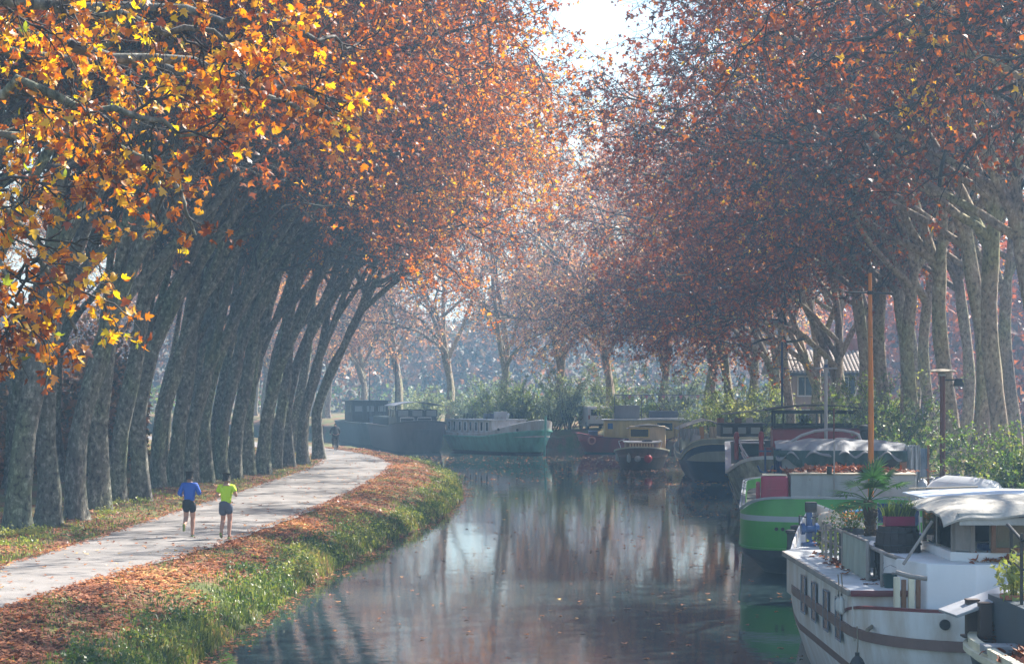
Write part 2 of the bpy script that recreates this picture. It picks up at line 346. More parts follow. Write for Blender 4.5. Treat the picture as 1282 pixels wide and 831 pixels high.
def strip(name, fa, fb, d0, d1, z, m, step=.5, nx=6, ragged=0.0, lift=None):
    ds = np.arange(d0, d1, step); rows = []
    rg = np.random.default_rng(5)
    for i, d in enumerate(ds):
        a, b = float(fa(d)), float(fb(d))
        a += ragged * (math.sin(d * 2.1) + .7 * math.sin(d * 5.3 + 1)) ; b += ragged * (math.sin(d * 1.7 + 2) + .7 * math.sin(d * 4.1))
        t = np.linspace(0, 1, nx); x = a + (b - a) * t
        zz = z + (.035 if nx > 2 else 0) * np.sin(t * math.pi)
        rows.append(np.stack([x, np.full_like(x, d), zz], 1))
    V = np.concatenate(rows); k = (np.arange(len(ds) - 1)[:, None] * nx + np.arange(nx - 1)[None]).ravel()
    o = bpy.data.objects.new(name, npmesh(name, V, np.stack([k, k + 1, k + nx + 1, k + nx], 1), True, [m]))
    link(o); tag(o, kind='structure'); return o
strip('path', fPL, fPR, -55, 255, 1.004, M['path'], ragged=.07)
# water sheet: one face row per step so that it stays inside the banks
strip('water', lambda d: fWL(d) - 1.0, lambda d: fWR(d) + .6, -58, 690, 0.0, M['water'], step=2, nx=2)
# ---------------------------------------------------------------- plane trees
def tubes_np(polys, sides):
    """polys: list of (pts (n,3), radii (n,)) of any length -> V, F arrays."""
    Vs, Fs, off = [], [], 0
    ang = np.arange(sides) * 2 * np.pi / sides; ca, sa = np.cos(ang), np.sin(ang)
    for pts, r in polys:
        n = len(pts); t = np.empty_like(pts); t[1:-1] = pts[2:] - pts[:-2]; t[0] = pts[1] - pts[0]; t[-1] = pts[-1] - pts[-2]
        t /= np.linalg.norm(t, axis=1, keepdims=True) + 1e-9
        up = np.array([0, 0, 1.]) if abs(t[0, 2]) < .8 else np.array([0, 1., 0])
        u = np.cross(t, up); u /= np.linalg.norm(u, axis=1, keepdims=True) + 1e-9; w = np.cross(t, u)
        ring = pts[:, None] + (u[:, None] * ca[None, :, None] + w[:, None] * sa[None, :, None]) * r[:, None, None]
        Vs.append(ring.reshape(-1, 3))
        a = (np.arange(n - 1)[:, None] * sides + np.arange(sides)[None]).ravel(); b = (np.arange(n - 1)[:, None] * sides + (np.arange(sides)[None] + 1) % sides).ravel()
        Fs.append(np.stack([a, b, b + sides, a + sides], 1) + off); off += n * sides
    return np.concatenate(Vs), np.concatenate(Fs)
LEAF4 = (np.array([(0, 0, 0), (-.52, .30, .12), (-.16, .46, .02), (0, 1, .10), (.16, .46, .02), (.52, .30, .12)]) - (0, 0, 0),
         np.array([(0, 2, 1), (0, 4, 2), (2, 4, 3), (0, 5, 4)]))
def leaf10():
    o = [(0, 0, 0), (-.22, .02, .03), (-.50, .10, .12), (-.34, .26, .05), (-.62, .55, .16), (-.24, .50, .03), (-.20, .78, .06), (0, 1.06, .12),
         (.20, .78, .06), (.24, .50, .03), (.62, .55, .16), (.34, .26, .05), (.50, .10, .12), (.22, .02, .03), (0, .42, -.03)]
    f = [(14, i + 1, i) for i in range(13)] + [(14, 0, 13)]
    return np.array(o), np.array(f)
LEAF10 = leaf10()
def leaves_np(pos, size, rng, tmpl, droop=.6, flat=0.0):
    """random leaves: tip direction leans down, random roll."""
    n = len(pos); Vt, Ft = tmpl
    tip = rng.normal(size=(n, 3)); tip[:, 2] = tip[:, 2] * (1 - flat) - droop
    if flat: tip[:, 2] *= (1 - flat)
    tip /= np.linalg.norm(tip, axis=1, keepdims=True)
    nr = rng.normal(size=(n, 3)); 
    if flat: nr = nr * (1 - flat) * .6 + np.array([0, 0, 1.])
    x = np.cross(tip, nr); x /= np.linalg.norm(x, axis=1, keepdims=True) + 1e-9; z = np.cross(x, tip)
    s = np.asarray(size)[:, None, None] if np.ndim(size) else size
    curl = rng.uniform(.3, 2.2, (n, 1)) * rng.choice([-1, 1], (n, 1))
    V = (Vt[None, :, 0:1] * x[:, None] + Vt[None, :, 1:2] * tip[:, None] + (Vt[None, :, 2] * curl)[:, :, None] * z[:, None]) * s + pos[:, None]
    Fc = Ft[None] + (np.arange(n) * len(Vt))[:, None, None]
    return V.reshape(-1, 3), Fc.reshape(-1, Ft.shape[1])
def nrm(v): return v / (np.linalg.norm(v) + 1e-9)
def walk(rng, p0, d0, length, n, wander, trop, zig=0.0):
    step = length / n; p = np.array(p0, float); d = nrm(np.array(d0, float)); pts = [p.copy()]
    for i in range(n):
        d = nrm(d + rng.normal(size=3) * wander + np.array(trop) * (i + 1) / n)
        if zig: 
            z = rng.normal(size=3) * zig; p = p + nrm(d + z) * step
        else: p = p + d * step
        pts.append(p.copy())
    return np.array(pts), d
def side_dir(rng, t, ang, bias=None):
    a = nrm(np.cross(t, rng.normal(size=3)))
    if bias is not None: a = nrm(a + np.array(bias))
    return nrm(t * math.cos(ang) + a * math.sin(ang))
def at(pts, s):
    f = s * (len(pts) - 1); i = min(int(f), len(pts) - 2); k = f - i
    return pts[i] * (1 - k) + pts[i + 1] * k, nrm(pts[i + 1] - pts[i])
def ramify(rng, limbs, b2=10, b3=8, b4=6, l2=5.2, l3=2.3, l4=.85, droop=.25, s0=.25, out=None):
    """limbs: (pts, radii, weight). Returns branch polylines and twig points."""
    lv2, lv3, tw, spots = [], [], [], []
    for pts, rad, wt in limbs:
        for j in range(int(b2 * wt)):
            s = s0 + (1 - s0) * (j + rng.random()) / (b2 * wt); p, t = at(pts, s)
            d = side_dir(rng, t, rng.uniform(.6, 1.15), (0.15, 0, .15)); L = l2 * (1.15 - .55 * s) * rng.uniform(.7, 1.25)
            q, _ = walk(rng, p, d, L, 7, .16, (.03, 0, -droop * rng.uniform(-.4, 1)), .28)
            r0 = min(np.interp(s, np.linspace(0, 1, len(rad)), rad) * .6, .012 * L + .012); lv2.append((q, np.linspace(r0, .014, len(q))))
        lv2.append((pts[-3:], rad[-3:]))
    for q, rr in lv2:
        Lq = np.linalg.norm(q[-1] - q[0])
        k3 = max(2, int(b3 * Lq / l2))
        for j in range(k3):
            s = .2 + .8 * (j + rng.random()) / k3; p, t = at(q, s)
            d = side_dir(rng, t, rng.uniform(.5, 1.1)); L = l3 * rng.uniform(.6, 1.3) * (1.1 - .4 * s)
            q3, _ = walk(rng, p, d, L, 4, .2, (0, 0, -droop * rng.uniform(-.3, 1.4)), .3)
            lv3.append((q3, np.linspace(min(.02, rr[-1] * 1.3), .007, len(q3))))
    for q, rr in lv3:
        for j in range(b4):
            s = .15 + .85 * (j + rng.random()) / b4; p, t = at(q, s)
            d = side_dir(rng, t, rng.uniform(.4, 1.0)); L = l4 * rng.uniform(.5, 1.3)
            q4, _ = walk(rng, p, d, L, 2, .25, (0, 0, -.3 * rng.uniform(0, 1.5)))
            tw.append((q4, np.array([.0075, .006, .004]))); spots.append(q4)
    return lv2, lv3, tw, np.array(spots)
def clump_keep(pos, rng, keep, sc_=.55, ph=(0, 0, 0)):
    """thins the leaves in clumps so that gaps stay open."""
    x, y, z = (pos[:, i] * sc_ + ph[i] for i in range(3))
    v = np.sin(x * 1.7 + np.sin(y * 1.3)) + np.sin(y * 1.9 + np.sin(z * 1.1)) + np.sin(z * 2.1 + np.sin(x * 1.5))
    v = (v + 3) / 6
    return rng.random(len(pos)) < np.clip(keep * (.25 + 1.5 * v), 0, 1)
def trunk_mesh(rng, trunk, limbs, lv2):
    pts, rad = trunk
    V, Fq = tubes_np([(pts, rad)], 16)
    # buttressed foot and lumpy girth
    c = np.repeat(pts, 16, 0); dv = V - c; ang = np.arctan2(dv[:, 1], dv[:, 0]); h = np.clip(c[:, 2], 0, None)
    ph = rng.uniform(0, 6.28, 4)
    f = 1 + .10 * np.sin(ang * 3 + ph[0] + h * .25) + .05 * np.sin(ang * 5 + ph[1] - h * .4) + .05 * np.sin(h * 1.9 + ph[2])
    f += np.exp(-h / .45) * (.35 + .28 * np.sin(ang * 5 + ph[3])) 
    for _ in range(4):                                # burrs
        hz, aa = rng.uniform(1, 8), rng.uniform(-3, 3); dd = np.abs((ang - aa + np.pi) % (2 * np.pi) - np.pi)
        f += .16 * np.exp(-((h - hz) / .3) ** 2 - (dd / .5) ** 2)
    V = c + dv * f[:, None]
    Vs, Fs, off = [V], [Fq], len(V)
    v2, f2 = tubes_np([(p, r) for p, r, w in limbs], 10); Vs.append(v2); Fs.append(f2 + off); off += len(v2)
    return np.concatenate(Vs), np.concatenate(Fs)
def make_variant(seed, lean=.25, hf=6.0, reach=1.0, leaves=12000, height=25, size=.16, low=0.0, base=0.0):
    rng = np.random.default_rng(seed)
    # leader: straight foot, then bows towards the canal (+x)
    n = 26; H = height * .74; hs = np.linspace(-.35, H, n)
    bow = lean * np.clip(hs - 2.6, 0, None) ** 1.22 * .95
    x = bow + .18 * np.sin(hs * .55 + rng.uniform(0, 6)) - .18 * math.sin(0); y = .5 * np.sin(hs * .33 + rng.uniform(0, 6)) * np.clip(hs / 6, 0, 1)
    x -= x[1]; y -= y[1]
    pts = np.stack([x, y, hs], 1); rad = np.interp(hs, [-.4, 0, 1.2, hf, hf + .8, H], [.37, .35, .31, .27, .20, .05])
    limbs = [(pts[int(n * .42):], rad[int(n * .42):], 1.3)]
    def limb(h, az, el, L, r, trop, wt=1.0, wander=.07):
        p, t = at(pts, (h + .35) / (H + .35)); d = (math.cos(az) * math.cos(el), math.sin(az) * math.cos(el), math.sin(el))
        q, _ = walk(rng, p, d, L, 16, wander, trop, .05); limbs.append((q, np.concatenate([[r * 1.05], np.linspace(r, .03, len(q) - 1)]), wt))
    limb(hf, rng.uniform(-.4, .4), R(68), height * .74, .20, (.03, 0, -.01), 1.3)
    limb(hf + rng.uniform(-.8, 1.6), rng.uniform(-.6, .6), R(62), height * .68, .17, (.045, 0, 0), 1.2)
    limb(hf + 2.0 + low, rng.uniform(-.6, .6), R(38), 12.5 * reach, .16, (.05, 0, -.035), 1.3)
    limb(hf + 3.4 + low, rng.uniform(-.8, .8), R(30), 12.5 * reach, .14, (.06, 0, -.05), 1.3)
    limb(hf + 2.6 + low, rng.uniform(2.4, 3.9), R(62), height * .5, .17, (-.02, 0, .02), 1.0)
    limb(hf + 5 + low * .6, rng.uniform(-1.7, -1.0), R(42), 9.5, .12, (.03, 0, .03), 1.0)
    limb(hf + 5.5 + low * .6, rng.uniform(1.0, 1.7), R(42), 9.5, .12, (.03, 0, .03), 1.0)
    lv2, lv3, tw, spots = ramify(rng, limbs)
    Vt, Ft = trunk_mesh(rng, (pts, rad), limbs, lv2)
    tm = npmesh('trunk', Vt, Ft, True, [M['bark_left']])
    v2, f2 = tubes_np(lv2, 5); v3, f3 = tubes_np(lv3, 3); v4, f4 = tubes_np(tw, 3)
    bmh = npmesh('branches', np.concatenate([v2, v3, v4]), [np.concatenate([f2, f3 + len(v2), f4 + len(v2) + len(v3)])], True, [M['bark_dark']])
    k = int(math.ceil(leaves * 1.5 / len(spots))); i = np.repeat(np.arange(len(spots)), k); s = rng.random(len(i))[:, None]
    q = spots[i]; pos = q[:, 1] * (1 - s) + q[:, 2] * s + rng.normal(size=(len(i), 3)) * .065
    keep = clump_keep(pos, rng, .62, .5, rng.uniform(0, 6, 3)) & (pos[:, 2] > np.where(pos[:, 0] > 6.5, 5.0 if base < 9.5 else 8.5, base)); pos = pos[keep]
    if len(pos) > leaves: pos = pos[rng.permutation(len(pos))[:leaves]]
    Vl, Fl = leaves_np(pos, rng.uniform(size * .6, size * 1.5, len(pos)), rng, LEAF4)
    cm = npmesh('crown', Vl, Fl, False, [M['leaf_left']])
    return tm, bmh, cm
VAR = [make_variant(11, .16, 6.5, 1.0, low=4.0, base=13), make_variant(12, .22, 5.2, .9, low=5.2, base=12.5), make_variant(13, .11, 7.5, 1.1, low=3.5, base=13), make_variant(14, .19, 4.6, 1.0, low=5.5, base=13),
       make_variant(15, .14, 5.8, .8, low=4.5, base=12.5), make_variant(16, .30, 5.6, 1.25, low=1.0, base=8),
       make_variant(21, .02, 8.2, 1.05, low=-1.6, base=8.3, leaves=9500), make_variant(22, .015, 9.0, 1.0, low=-2.2, base=8.3, leaves=9500), make_variant(23, .03, 7.8, 1.15, low=-1.4, base=8.3, leaves=9500),
       make_variant(24, .04, 3.4, .95, low=-1.0, leaves=12500), make_variant(25, .02, 3.8, 1.0, low=-1.2, leaves=12500)]
def plane_tree(v, x, d, rz, scale, barkm, leafm, label, group=None, z=None, girth=1.0, name='plane_tree', crown=True):
    tm, bmh, cm = VAR[v]
    e = empty(name, (x, d, (float(zg(x, d)) if z is None else z) - .02), rz, label, 'tree', group); e.scale = (scale * girth ** .5, scale * girth ** .5, scale)
    for nm, me, mt in (('trunk', tm, barkm), ('branches', bmh, M['bark_dark']), ('crown', cm, leafm)):
        if nm == 'crown' and not crown: continue
        o = bpy.data.objects.new(nm, me); link(o, e)
        if mt is not me.materials[0]:
            o.material_slots[0].link = 'OBJECT'; o.material_slots[0].material = mt
        if nm != 'trunk': o['kind'] = 'stuff'
    return e
rt = random.Random(4)
# front row on the left, read off the photograph: (foot px, foot py, variant, turn, scale)
LEFT = [(22, 665, 2, .1, 1.02), (62, 658, 0, -.3, .95), (95, 650, 4, .2, .98), (122, 640, 0, .35, 1.0), (146, 630, 2, -.2, .93), (176, 627, 1, .1, 1.0),
        (198, 613, 4, .1, .9), (218, 610, 2, .3, .95), (236, 606, 3, .15, 1.0), (258, 604, 1, -.2, .96), (277, 600, 4, .4, .93), (293, 598, 2, -.1, .95),
        (309, 594, 0, .2, .95), (328, 592, 3, -.1, 1.0), (345, 587, 2, .3, .9), (361, 583, 1, 0, .97), (379, 579, 4, .2, .95), (399, 573, 5, -.25, 1.0)]
look = ['with a broad trunk dappled at its right edge', 'with a dull olive trunk', 'with a dark leaning trunk', 'with a pale bright streak down its right edge', 'with a dark straight trunk', 'with a wide grey trunk', 'with a slim purplish trunk',
        'with pale mottled bark', 'with a strongly mottled trunk', 'with a smooth dark trunk', 'with a thin mottled trunk', 'with a flecked grey trunk', 'with a trunk that forks low', 'with a trunk that bends sharply to the right', 'with an ivy grown foot', 'with a wide purplish trunk', 'with a slender trunk', 'that bows furthest out over the canal']
for i, (px, py, v, rz, s) in enumerate(LEFT):
    g = G(px, py, 1.08)
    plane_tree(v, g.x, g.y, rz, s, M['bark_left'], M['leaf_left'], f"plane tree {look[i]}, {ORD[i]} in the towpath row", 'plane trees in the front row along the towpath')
# nearer trees of the same row, their trunks stand outside the frame, their crowns fill the top left
for i, (x, d, v, rz, s) in enumerate([(-15.0, 50, 3, .1, 1.0), (-15.2, 43, 1, -.3, 1.0), (-15.5, 36.5, 0, .3, 1.0)]):
    plane_tree(v, x, d, rz, s, M['bark_left'], M['leaf_near'] if d < 47 else M['leaf_left'], ['orange plane tree crown reaching in over the left edge', 'bright yellow orange crown of a plane tree at the top left', 'yellow orange crown of a plane tree in the upper left corner'][i], 'plane trees in the front row along the towpath')
# second row behind
for i in range(16):
    d = 57 + i * 5.6; x = float(fPL(d)) - 6.8 - rt.uniform(0, 2.5)
    plane_tree(rt.choice([0, 2, 4]), x, d, rt.uniform(-.5, .5), rt.uniform(.9, 1.0), M['bark_left'], M['leaf_left'], f'shaded plane tree in the row behind the towpath row, {ORD[i]} counted from the near end', 'plane trees in the row behind the towpath row')
for i, (px, d) in enumerate([(226, 104), (268, 108), (305, 117), (338, 120), (368, 126)]):
    plane_tree([0, 2, 4][i % 3], (px - CX) / F * d, d, rt.uniform(-.3, .3), .95, M['bark_left'], M['leaf_left'], f'dark plane tree wedged close behind the towpath row, {ORD[i]} from the left', 'plane trees wedged behind the towpath row')
# bending row further along the path
for i, (x, d) in enumerate([(-15.5, 126), (-19.5, 133), (-25, 140), (-31, 147), (-38, 154), (-46, 162)]):
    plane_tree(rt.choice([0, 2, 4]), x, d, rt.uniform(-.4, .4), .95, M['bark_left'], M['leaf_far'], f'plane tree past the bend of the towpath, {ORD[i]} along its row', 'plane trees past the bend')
# right bank: px of the trunk and distance
RIGHT = [(1288, 66, 7, .1, .97), (1256, 70, 6, -.2, 1.02), (1222, 74, 7, .2, 1.0), (1193, 78, 8, 0, 1.0), (1150, 85, 6, .2, .92), (1128, 88, 7, -.2, .9), (1113, 92, 8, .3, .95), (1076, 100, 7, -.1, 1.0),
         (1042, 109, 10, .2, 1.05), (1017, 117, 9, -.3, 1.05), (990, 125, 8, .1, 1.0), (968, 133, 9, .1, 1.1), (941, 141, 10, 0, 1.1)]
rlook = ['at the right edge of the picture', 'with a wide two-toned trunk near the right edge', 'with a tall grey trunk behind the brown lamp post', 'with a straight dark trunk just right of the lamp post', 'with a dark trunk behind the leafy shrub', 'with a slim trunk behind the shrub', 'with a slim grey trunk close to the mast',
         'with a beige trunk just left of the orange mast', 'with a bare beige trunk right in front of the house', 'with a beige trunk covering the left end of the house', 'with a pale trunk left of the house', 'with a pale trunk behind the moored barges', 'with the furthest pale trunk above the blue boat']
for i, (px, d, v, rz, s) in enumerate(RIGHT):
    x = (px - CX) / F * d
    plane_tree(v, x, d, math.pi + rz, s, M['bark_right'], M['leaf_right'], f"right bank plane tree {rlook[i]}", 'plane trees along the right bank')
for i, (x, d, v) in enumerate([(16.8, 55, 6), (17, 48, 8), (16.8, 40, 7)]):
    plane_tree(v, x, d, math.pi + rt.uniform(-.3, .3), 1.0, M['bark_right'], M['leaf_right'], ['rust crown reaching in over the right edge above the lamp post', 'dark rust crown in the upper right of the picture', 'dark rust crown in the top right corner'][i], 'plane trees along the right bank')
for i, (px, d) in enumerate([(1272, 88), (1238, 92), (1206, 97), (1168, 102), (1140, 108), (1100, 118), (1058, 130)]):
    x = (px - CX) / F * d
    plane_tree(rt.choice([6, 7, 8]), x, d, math.pi + rt.uniform(-.4, .4), .93, M['bark_right'], M['leaf_right'], f'plane tree in the second row behind the right bank, {ORD[i]} from the near end', 'plane trees in the second row of the right bank')
# the far bank that closes the view
FAR = [(15.5, 142), (15, 152), (12.5, 166), (8.5, 173), (4, 178), (-1, 184), (-6, 191), (-11.5, 200), (-16, 212), (-21, 224), (-29, 232), (-37, 238), (-24, 236), (-32, 246), (24, 178), (-46, 246)]
FAR.sort(key=lambda q: q[0] / q[1])
for i, (x, d) in enumerate(FAR):
    u = rt.choice([9, 10])
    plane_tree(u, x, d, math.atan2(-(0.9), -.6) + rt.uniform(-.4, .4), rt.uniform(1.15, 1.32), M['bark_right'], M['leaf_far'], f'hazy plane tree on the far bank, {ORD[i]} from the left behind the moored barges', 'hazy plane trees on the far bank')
# ---------------------------------------------------------------- fallen leaves, grass, weeds, shrubs
rg = np.random.default_rng(77)
def stuff(name, V, Fq, m, smooth=False):
    o = bpy.data.objects.new(name, npmesh(name, V, Fq, smooth, [m])); link(o); tag(o, kind='stuff'); return o
def depth_samples(n, d0, d1, power=.55):
    """more of them near the camera, as the picture shows them larger."""
    return d0 + (d1 - d0) * rg.random(n) ** (1 / power)
def lay(x, d, size, name, m, lift=.015, flat=.72, tm=LEAF4):
    z = zg(x, d) + lift + rg.random(len(x)) * .03
    V, Fq = leaves_np(np.stack([x, d, z], 1), size, rg, tm, droop=0, flat=flat)
    return stuff(name, V, Fq, m)
# on the bank between the path and the water: thick drifts beside the path
n = 34000; d = depth_samples(n, 28, 138); a = rg.beta(1.1, 1.55, n); x = fPR(d) + (fWL(d) - fPR(d)) * a - .15
v = .5 + .5 * np.sin(d * .9 + np.sin(x * 3)) * np.sin(x * 2.3 + d * .31)
k = rg.random(n) < np.clip(.25 + 1.1 * v - .35 * (a > .6), 0, 1)
lay(x[k], d[k], rg.uniform(.10, .20, k.sum()), 'fallen_leaves', M['leaf_litter'])
# under the trees on the left
n = 15000; d = depth_samples(n, 42, 140); a = rg.beta(1.1, 1.6, n); x = fPL(d) - a * 5.5 + .1
v = .5 + .5 * np.sin(d * .7 + np.sin(x * 2.1)) * np.sin(x * 2.9 - d * .23); k = rg.random(n) < np.clip(.2 + v, 0, 1)
lay(x[k], d[k], rg.uniform(.10, .19, k.sum()), 'fallen_leaves', M['leaf_litter'])
# scattered over the path
n = 520; d = depth_samples(n, 34, 135); x = fPL(d) + (fPR(d) - fPL(d)) * rg.random(n)
V, Fq = leaves_np(np.stack([x, d, np.full(n, 1.06)], 1), rg.uniform(.08, .17, n), rg, LEAF4, droop=0, flat=.6); stuff('scattered_leaves', V, Fq, M['leaf_litter'])
n = 2200; d = depth_samples(n, 34, 135); s_ = np.abs(rg.normal(size=n)) * .16; x = np.where(rg.random(n) < .5, fPL(d) + s_, fPR(d) - s_); V, Fq = leaves_np(np.stack([x, d, np.full(n, 1.045)], 1), rg.uniform(.07, .16, n), rg, LEAF4, droop=0, flat=.7); stuff('scattered_leaves', V, Fq, M['leaf_litter'])
# right bank
n = 9000; d = depth_samples(n, 40, 150); x = fWR(d) + .7 + 9 * rg.random(n); lay(x, d, rg.uniform(.1, .2, n), 'fallen_leaves', M['leaf_litter'])
# floating on the water
def floating(n, fx, fd, smin, smax):
    d = fd; x = fx
    V, Fq = leaves_np(np.stack([x, d, np.full(n, .02)], 1), rg.uniform(smin, smax, n), rg, LEAF4, droop=0, flat=.90); stuff('floating_leaves', V, Fq, M['leaf_litter'])
n = 1500; d = 36 + 115 * rg.random(n) ** .8; x = fWL(d) + .2 + (fWR(d) - fWL(d) - 1) * rg.random(n) ** .8; floating(n, x, d, .09, .19)
n = 1100; d = 105 + 45 * rg.random(n); x = fWL(d) + .5 + (fWR(d) - fWL(d) - 3) * rg.beta(1.2, 1.4, n); floating(n, x, d, .12, .24)
n = 1500; d = 36 + 100 * rg.random(n) ** 1.2; x = fWL(d) + np.abs(rg.normal(size=n)) * .28 + .02; floating(n, x, d, .08, .16)
n = 700; d = 78 + 45 * rg.random(n); x = 4.5 + 5 * rg.beta(2.2, 1.2, n); floating(n, x, d, .08, .17)

def blades(x, d, h, lean=.45, w=.012, zoff=0.0, wild=1.0):
    n = len(x); z = zg(x, d) - .02 + zoff; az = rg.uniform(0, 6.283, n); L = lean * rg.random(n) * h * wild
    b = np.stack([x, d, z], 1); s = np.stack([np.cos(az + 1.57), np.sin(az + 1.57), 0 * az], 1) * (w * (1 + h))[:, None]
    o1 = np.stack([np.cos(az) * L * .35, np.sin(az) * L * .35, h * .62], 1); o2 = np.stack([np.cos(az) * L * 1.25, np.sin(az) * L * 1.25, h * (1 - .35 * L / h)], 1)
    V = np.stack([b - s, b + s, b + o1 + s * .75, b + o1 - s * .75, b + o2], 1).reshape(-1, 3); k = np.arange(n)[:, None] * 5
    return V, [k + np.array([0, 1, 2, 3]), k + np.array([3, 2, 4])]
def grass(x, d, h, **kw):
    V, Fq = blades(x, d, h, **kw); return stuff('grass', V, Fq, M['grass'])
# tall grass along the water's edge, in tufts
nt_ = 2300; td = depth_samples(nt_, 30, 128); tu = rg.beta(1.2, 2.2, nt_) * 1.25; ht = rg.uniform(.08, .42, nt_) * (1 - tu * .35) * (.6 + .5 * np.sin(td * .35 + 1) ** 2)
kk = 17; i = np.repeat(np.arange(nt_), kk); d = td[i] + rg.normal(size=len(i)) * .13; x = fWL(td)[i] - tu[i] + rg.normal(size=len(i)) * .13 + .08
grass(x, d, ht[i] * rg.uniform(.5, 1.15, len(i)), lean=.8, w=.012)
# short turf in patches
n = 24000; d = depth_samples(n, 30, 130); a = rg.random(n); x = fPR(d) + (fWL(d) - fPR(d)) * a
v = .5 + .5 * np.sin(d * .9 + np.sin(x * 3)) * np.sin(x * 2.3 + d * .31); k = rg.random(n) < np.clip(1.0 - 1.3 * v + .3 * (a > .5), 0, 1)
grass(x[k], d[k], rg.uniform(.05, .15, k.sum()), w=.010)
n = 22000; d = depth_samples(n, 42, 135); x = fPL(d) - .1 - 5.5 * rg.random(n) ** 1.3
v = .5 + .5 * np.sin(d * .7 + np.sin(x * 2.1)) * np.sin(x * 2.9 - d * .23); k = rg.random(n) < np.clip(1.15 - 1.2 * v, 0, 1)
grass(x[k], d[k], rg.uniform(.05, .17, k.sum()), w=.012)
n = 9000; d = depth_samples(n, 40, 150); x = fWR(d) + .5 + 8 * rg.random(n); grass(x, d, rg.uniform(.1, .5, n), w=.014, lean=.7)
# leafy weeds on the slope
def weed_cloud(cx, cd, r, h, cnt, size, m, name='leafy_weeds'):
    P_, S_ = [], []
    for a_, b_, rr, hh in zip(cx, cd, r, h):
        q = rg.normal(size=(cnt, 3)) * np.array([rr * .5, rr * .5, hh * .3]); q[:, 2] = np.abs(q[:, 2]) 
        q += np.array([a_, b_, float(zg(a_, b_)) + hh * .12]); P_.append(q)
    p = np.concatenate(P_); V, Fq = leaves_np(p, rg.uniform(size * .6, size * 1.3, len(p)), rg, LEAF4, droop=-.2); return stuff(name, V, Fq, m)
n = 190; d = depth_samples(n, 32, 126); weed_cloud(fWL(d) - rg.uniform(.1, 1.3, n), d, rg.uniform(.18, .5, n), rg.uniform(.15, .5, n), 60, .075, M['leaf_green'])
n = 70; d = depth_samples(n, 50, 126); weed_cloud(fWL(d) - rg.uniform(.1, 1.2, n), d, rg.uniform(.25, .6, n), rg.uniform(.2, .5, n), 60, .08, M['leaf_lime'])
n = 60; d = depth_samples(n, 50, 115); weed_cloud(fPL(d) - rg.uniform(.5, 3.0, n), d, rg.uniform(.2, .5, n), rg.uniform(.12, .4, n), 60, .08, M['leaf_lime'])

def make_shrub(seed, w=1.6, h=2.6, nst=22, leaves=3600, size=.11, upright=.7):
    r_ = np.random.default_rng(seed); polys, spots = [], []
    for i in range(nst):
        az = r_.uniform(0, 6.28); el = R(r_.uniform(45, 88)) * upright + R(90) * (1 - upright)
        p0 = np.array([math.cos(az), math.sin(az), 0]) * r_.uniform(0, w * .25); L = h * r_.uniform(.55, 1.12)
        q, _ = walk(r_, p0, (math.cos(az) * math.cos(el), math.sin(az) * math.cos(el), math.sin(el)), L, 7, .11, (math.cos(az) * .04, math.sin(az) * .04, -.05), .05)
        polys.append((q, np.linspace(.028, .008, len(q))))
        for j in range(9):
            s = .2 + .8 * r_.random(); p, t = at(q, s); d_ = side_dir(r_, t, r_.uniform(.5, 1.0)); q2, _ = walk(r_, p, d_, h * .26 * r_.uniform(.5, 1.3), 3, .2, (0, 0, -.05))
            polys.append((q2, np.linspace(.010, .004, len(q2)))); spots.append(q2)
    spots = np.array(spots); k = int(math.ceil(leaves / len(spots))); i = np.repeat(np.arange(len(spots)), k); s = r_.random(len(i)) * 3; j = np.minimum(s.astype(int), 2); f = (s - j)[:, None]
    pos = spots[i, j] * (1 - f) + spots[i, j + 1] * f + r_.normal(size=(len(i), 3)) * .05
    V, Fq = tubes_np(polys, 4); sm = npmesh('stem', V, Fq, True, [M['bark_dark']])
    V, Fq = leaves_np(pos, r_.uniform(size * .6, size * 1.3, len(pos)), r_, LEAF4, droop=.1); return sm, npmesh('foliage', V, Fq, False, [M['leaf_green']])
SHR = [make_shrub(31), make_shrub(32, 2.2, 1.9, 26, 3600, .11, .85), make_shrub(33, 1.3, 3.3, 20, 4200, .10, .45), make_shrub(34, .8, .8, 16, 900, .08, .8)]
def shrub(v, x, d, s, m, label, group=None, name='shrub', z=None, sz=None):
    e = empty(name, (x, d, (float(zg(x, d)) if z is None else z) - .02), random.random() * 6, label, 'shrub', group); e.scale = (s, s, sz or s)
    for nm, me in zip(('stem', 'foliage'), SHR[v]):
        o = bpy.data.objects.new(nm, me); link(o, e); o['kind'] = 'stuff'
        if nm == 'foliage': o.material_slots[0].link = 'OBJECT'; o.material_slots[0].material = m
    return e
random.seed(3)
def PX(px, d): return (px - CX) / F * d
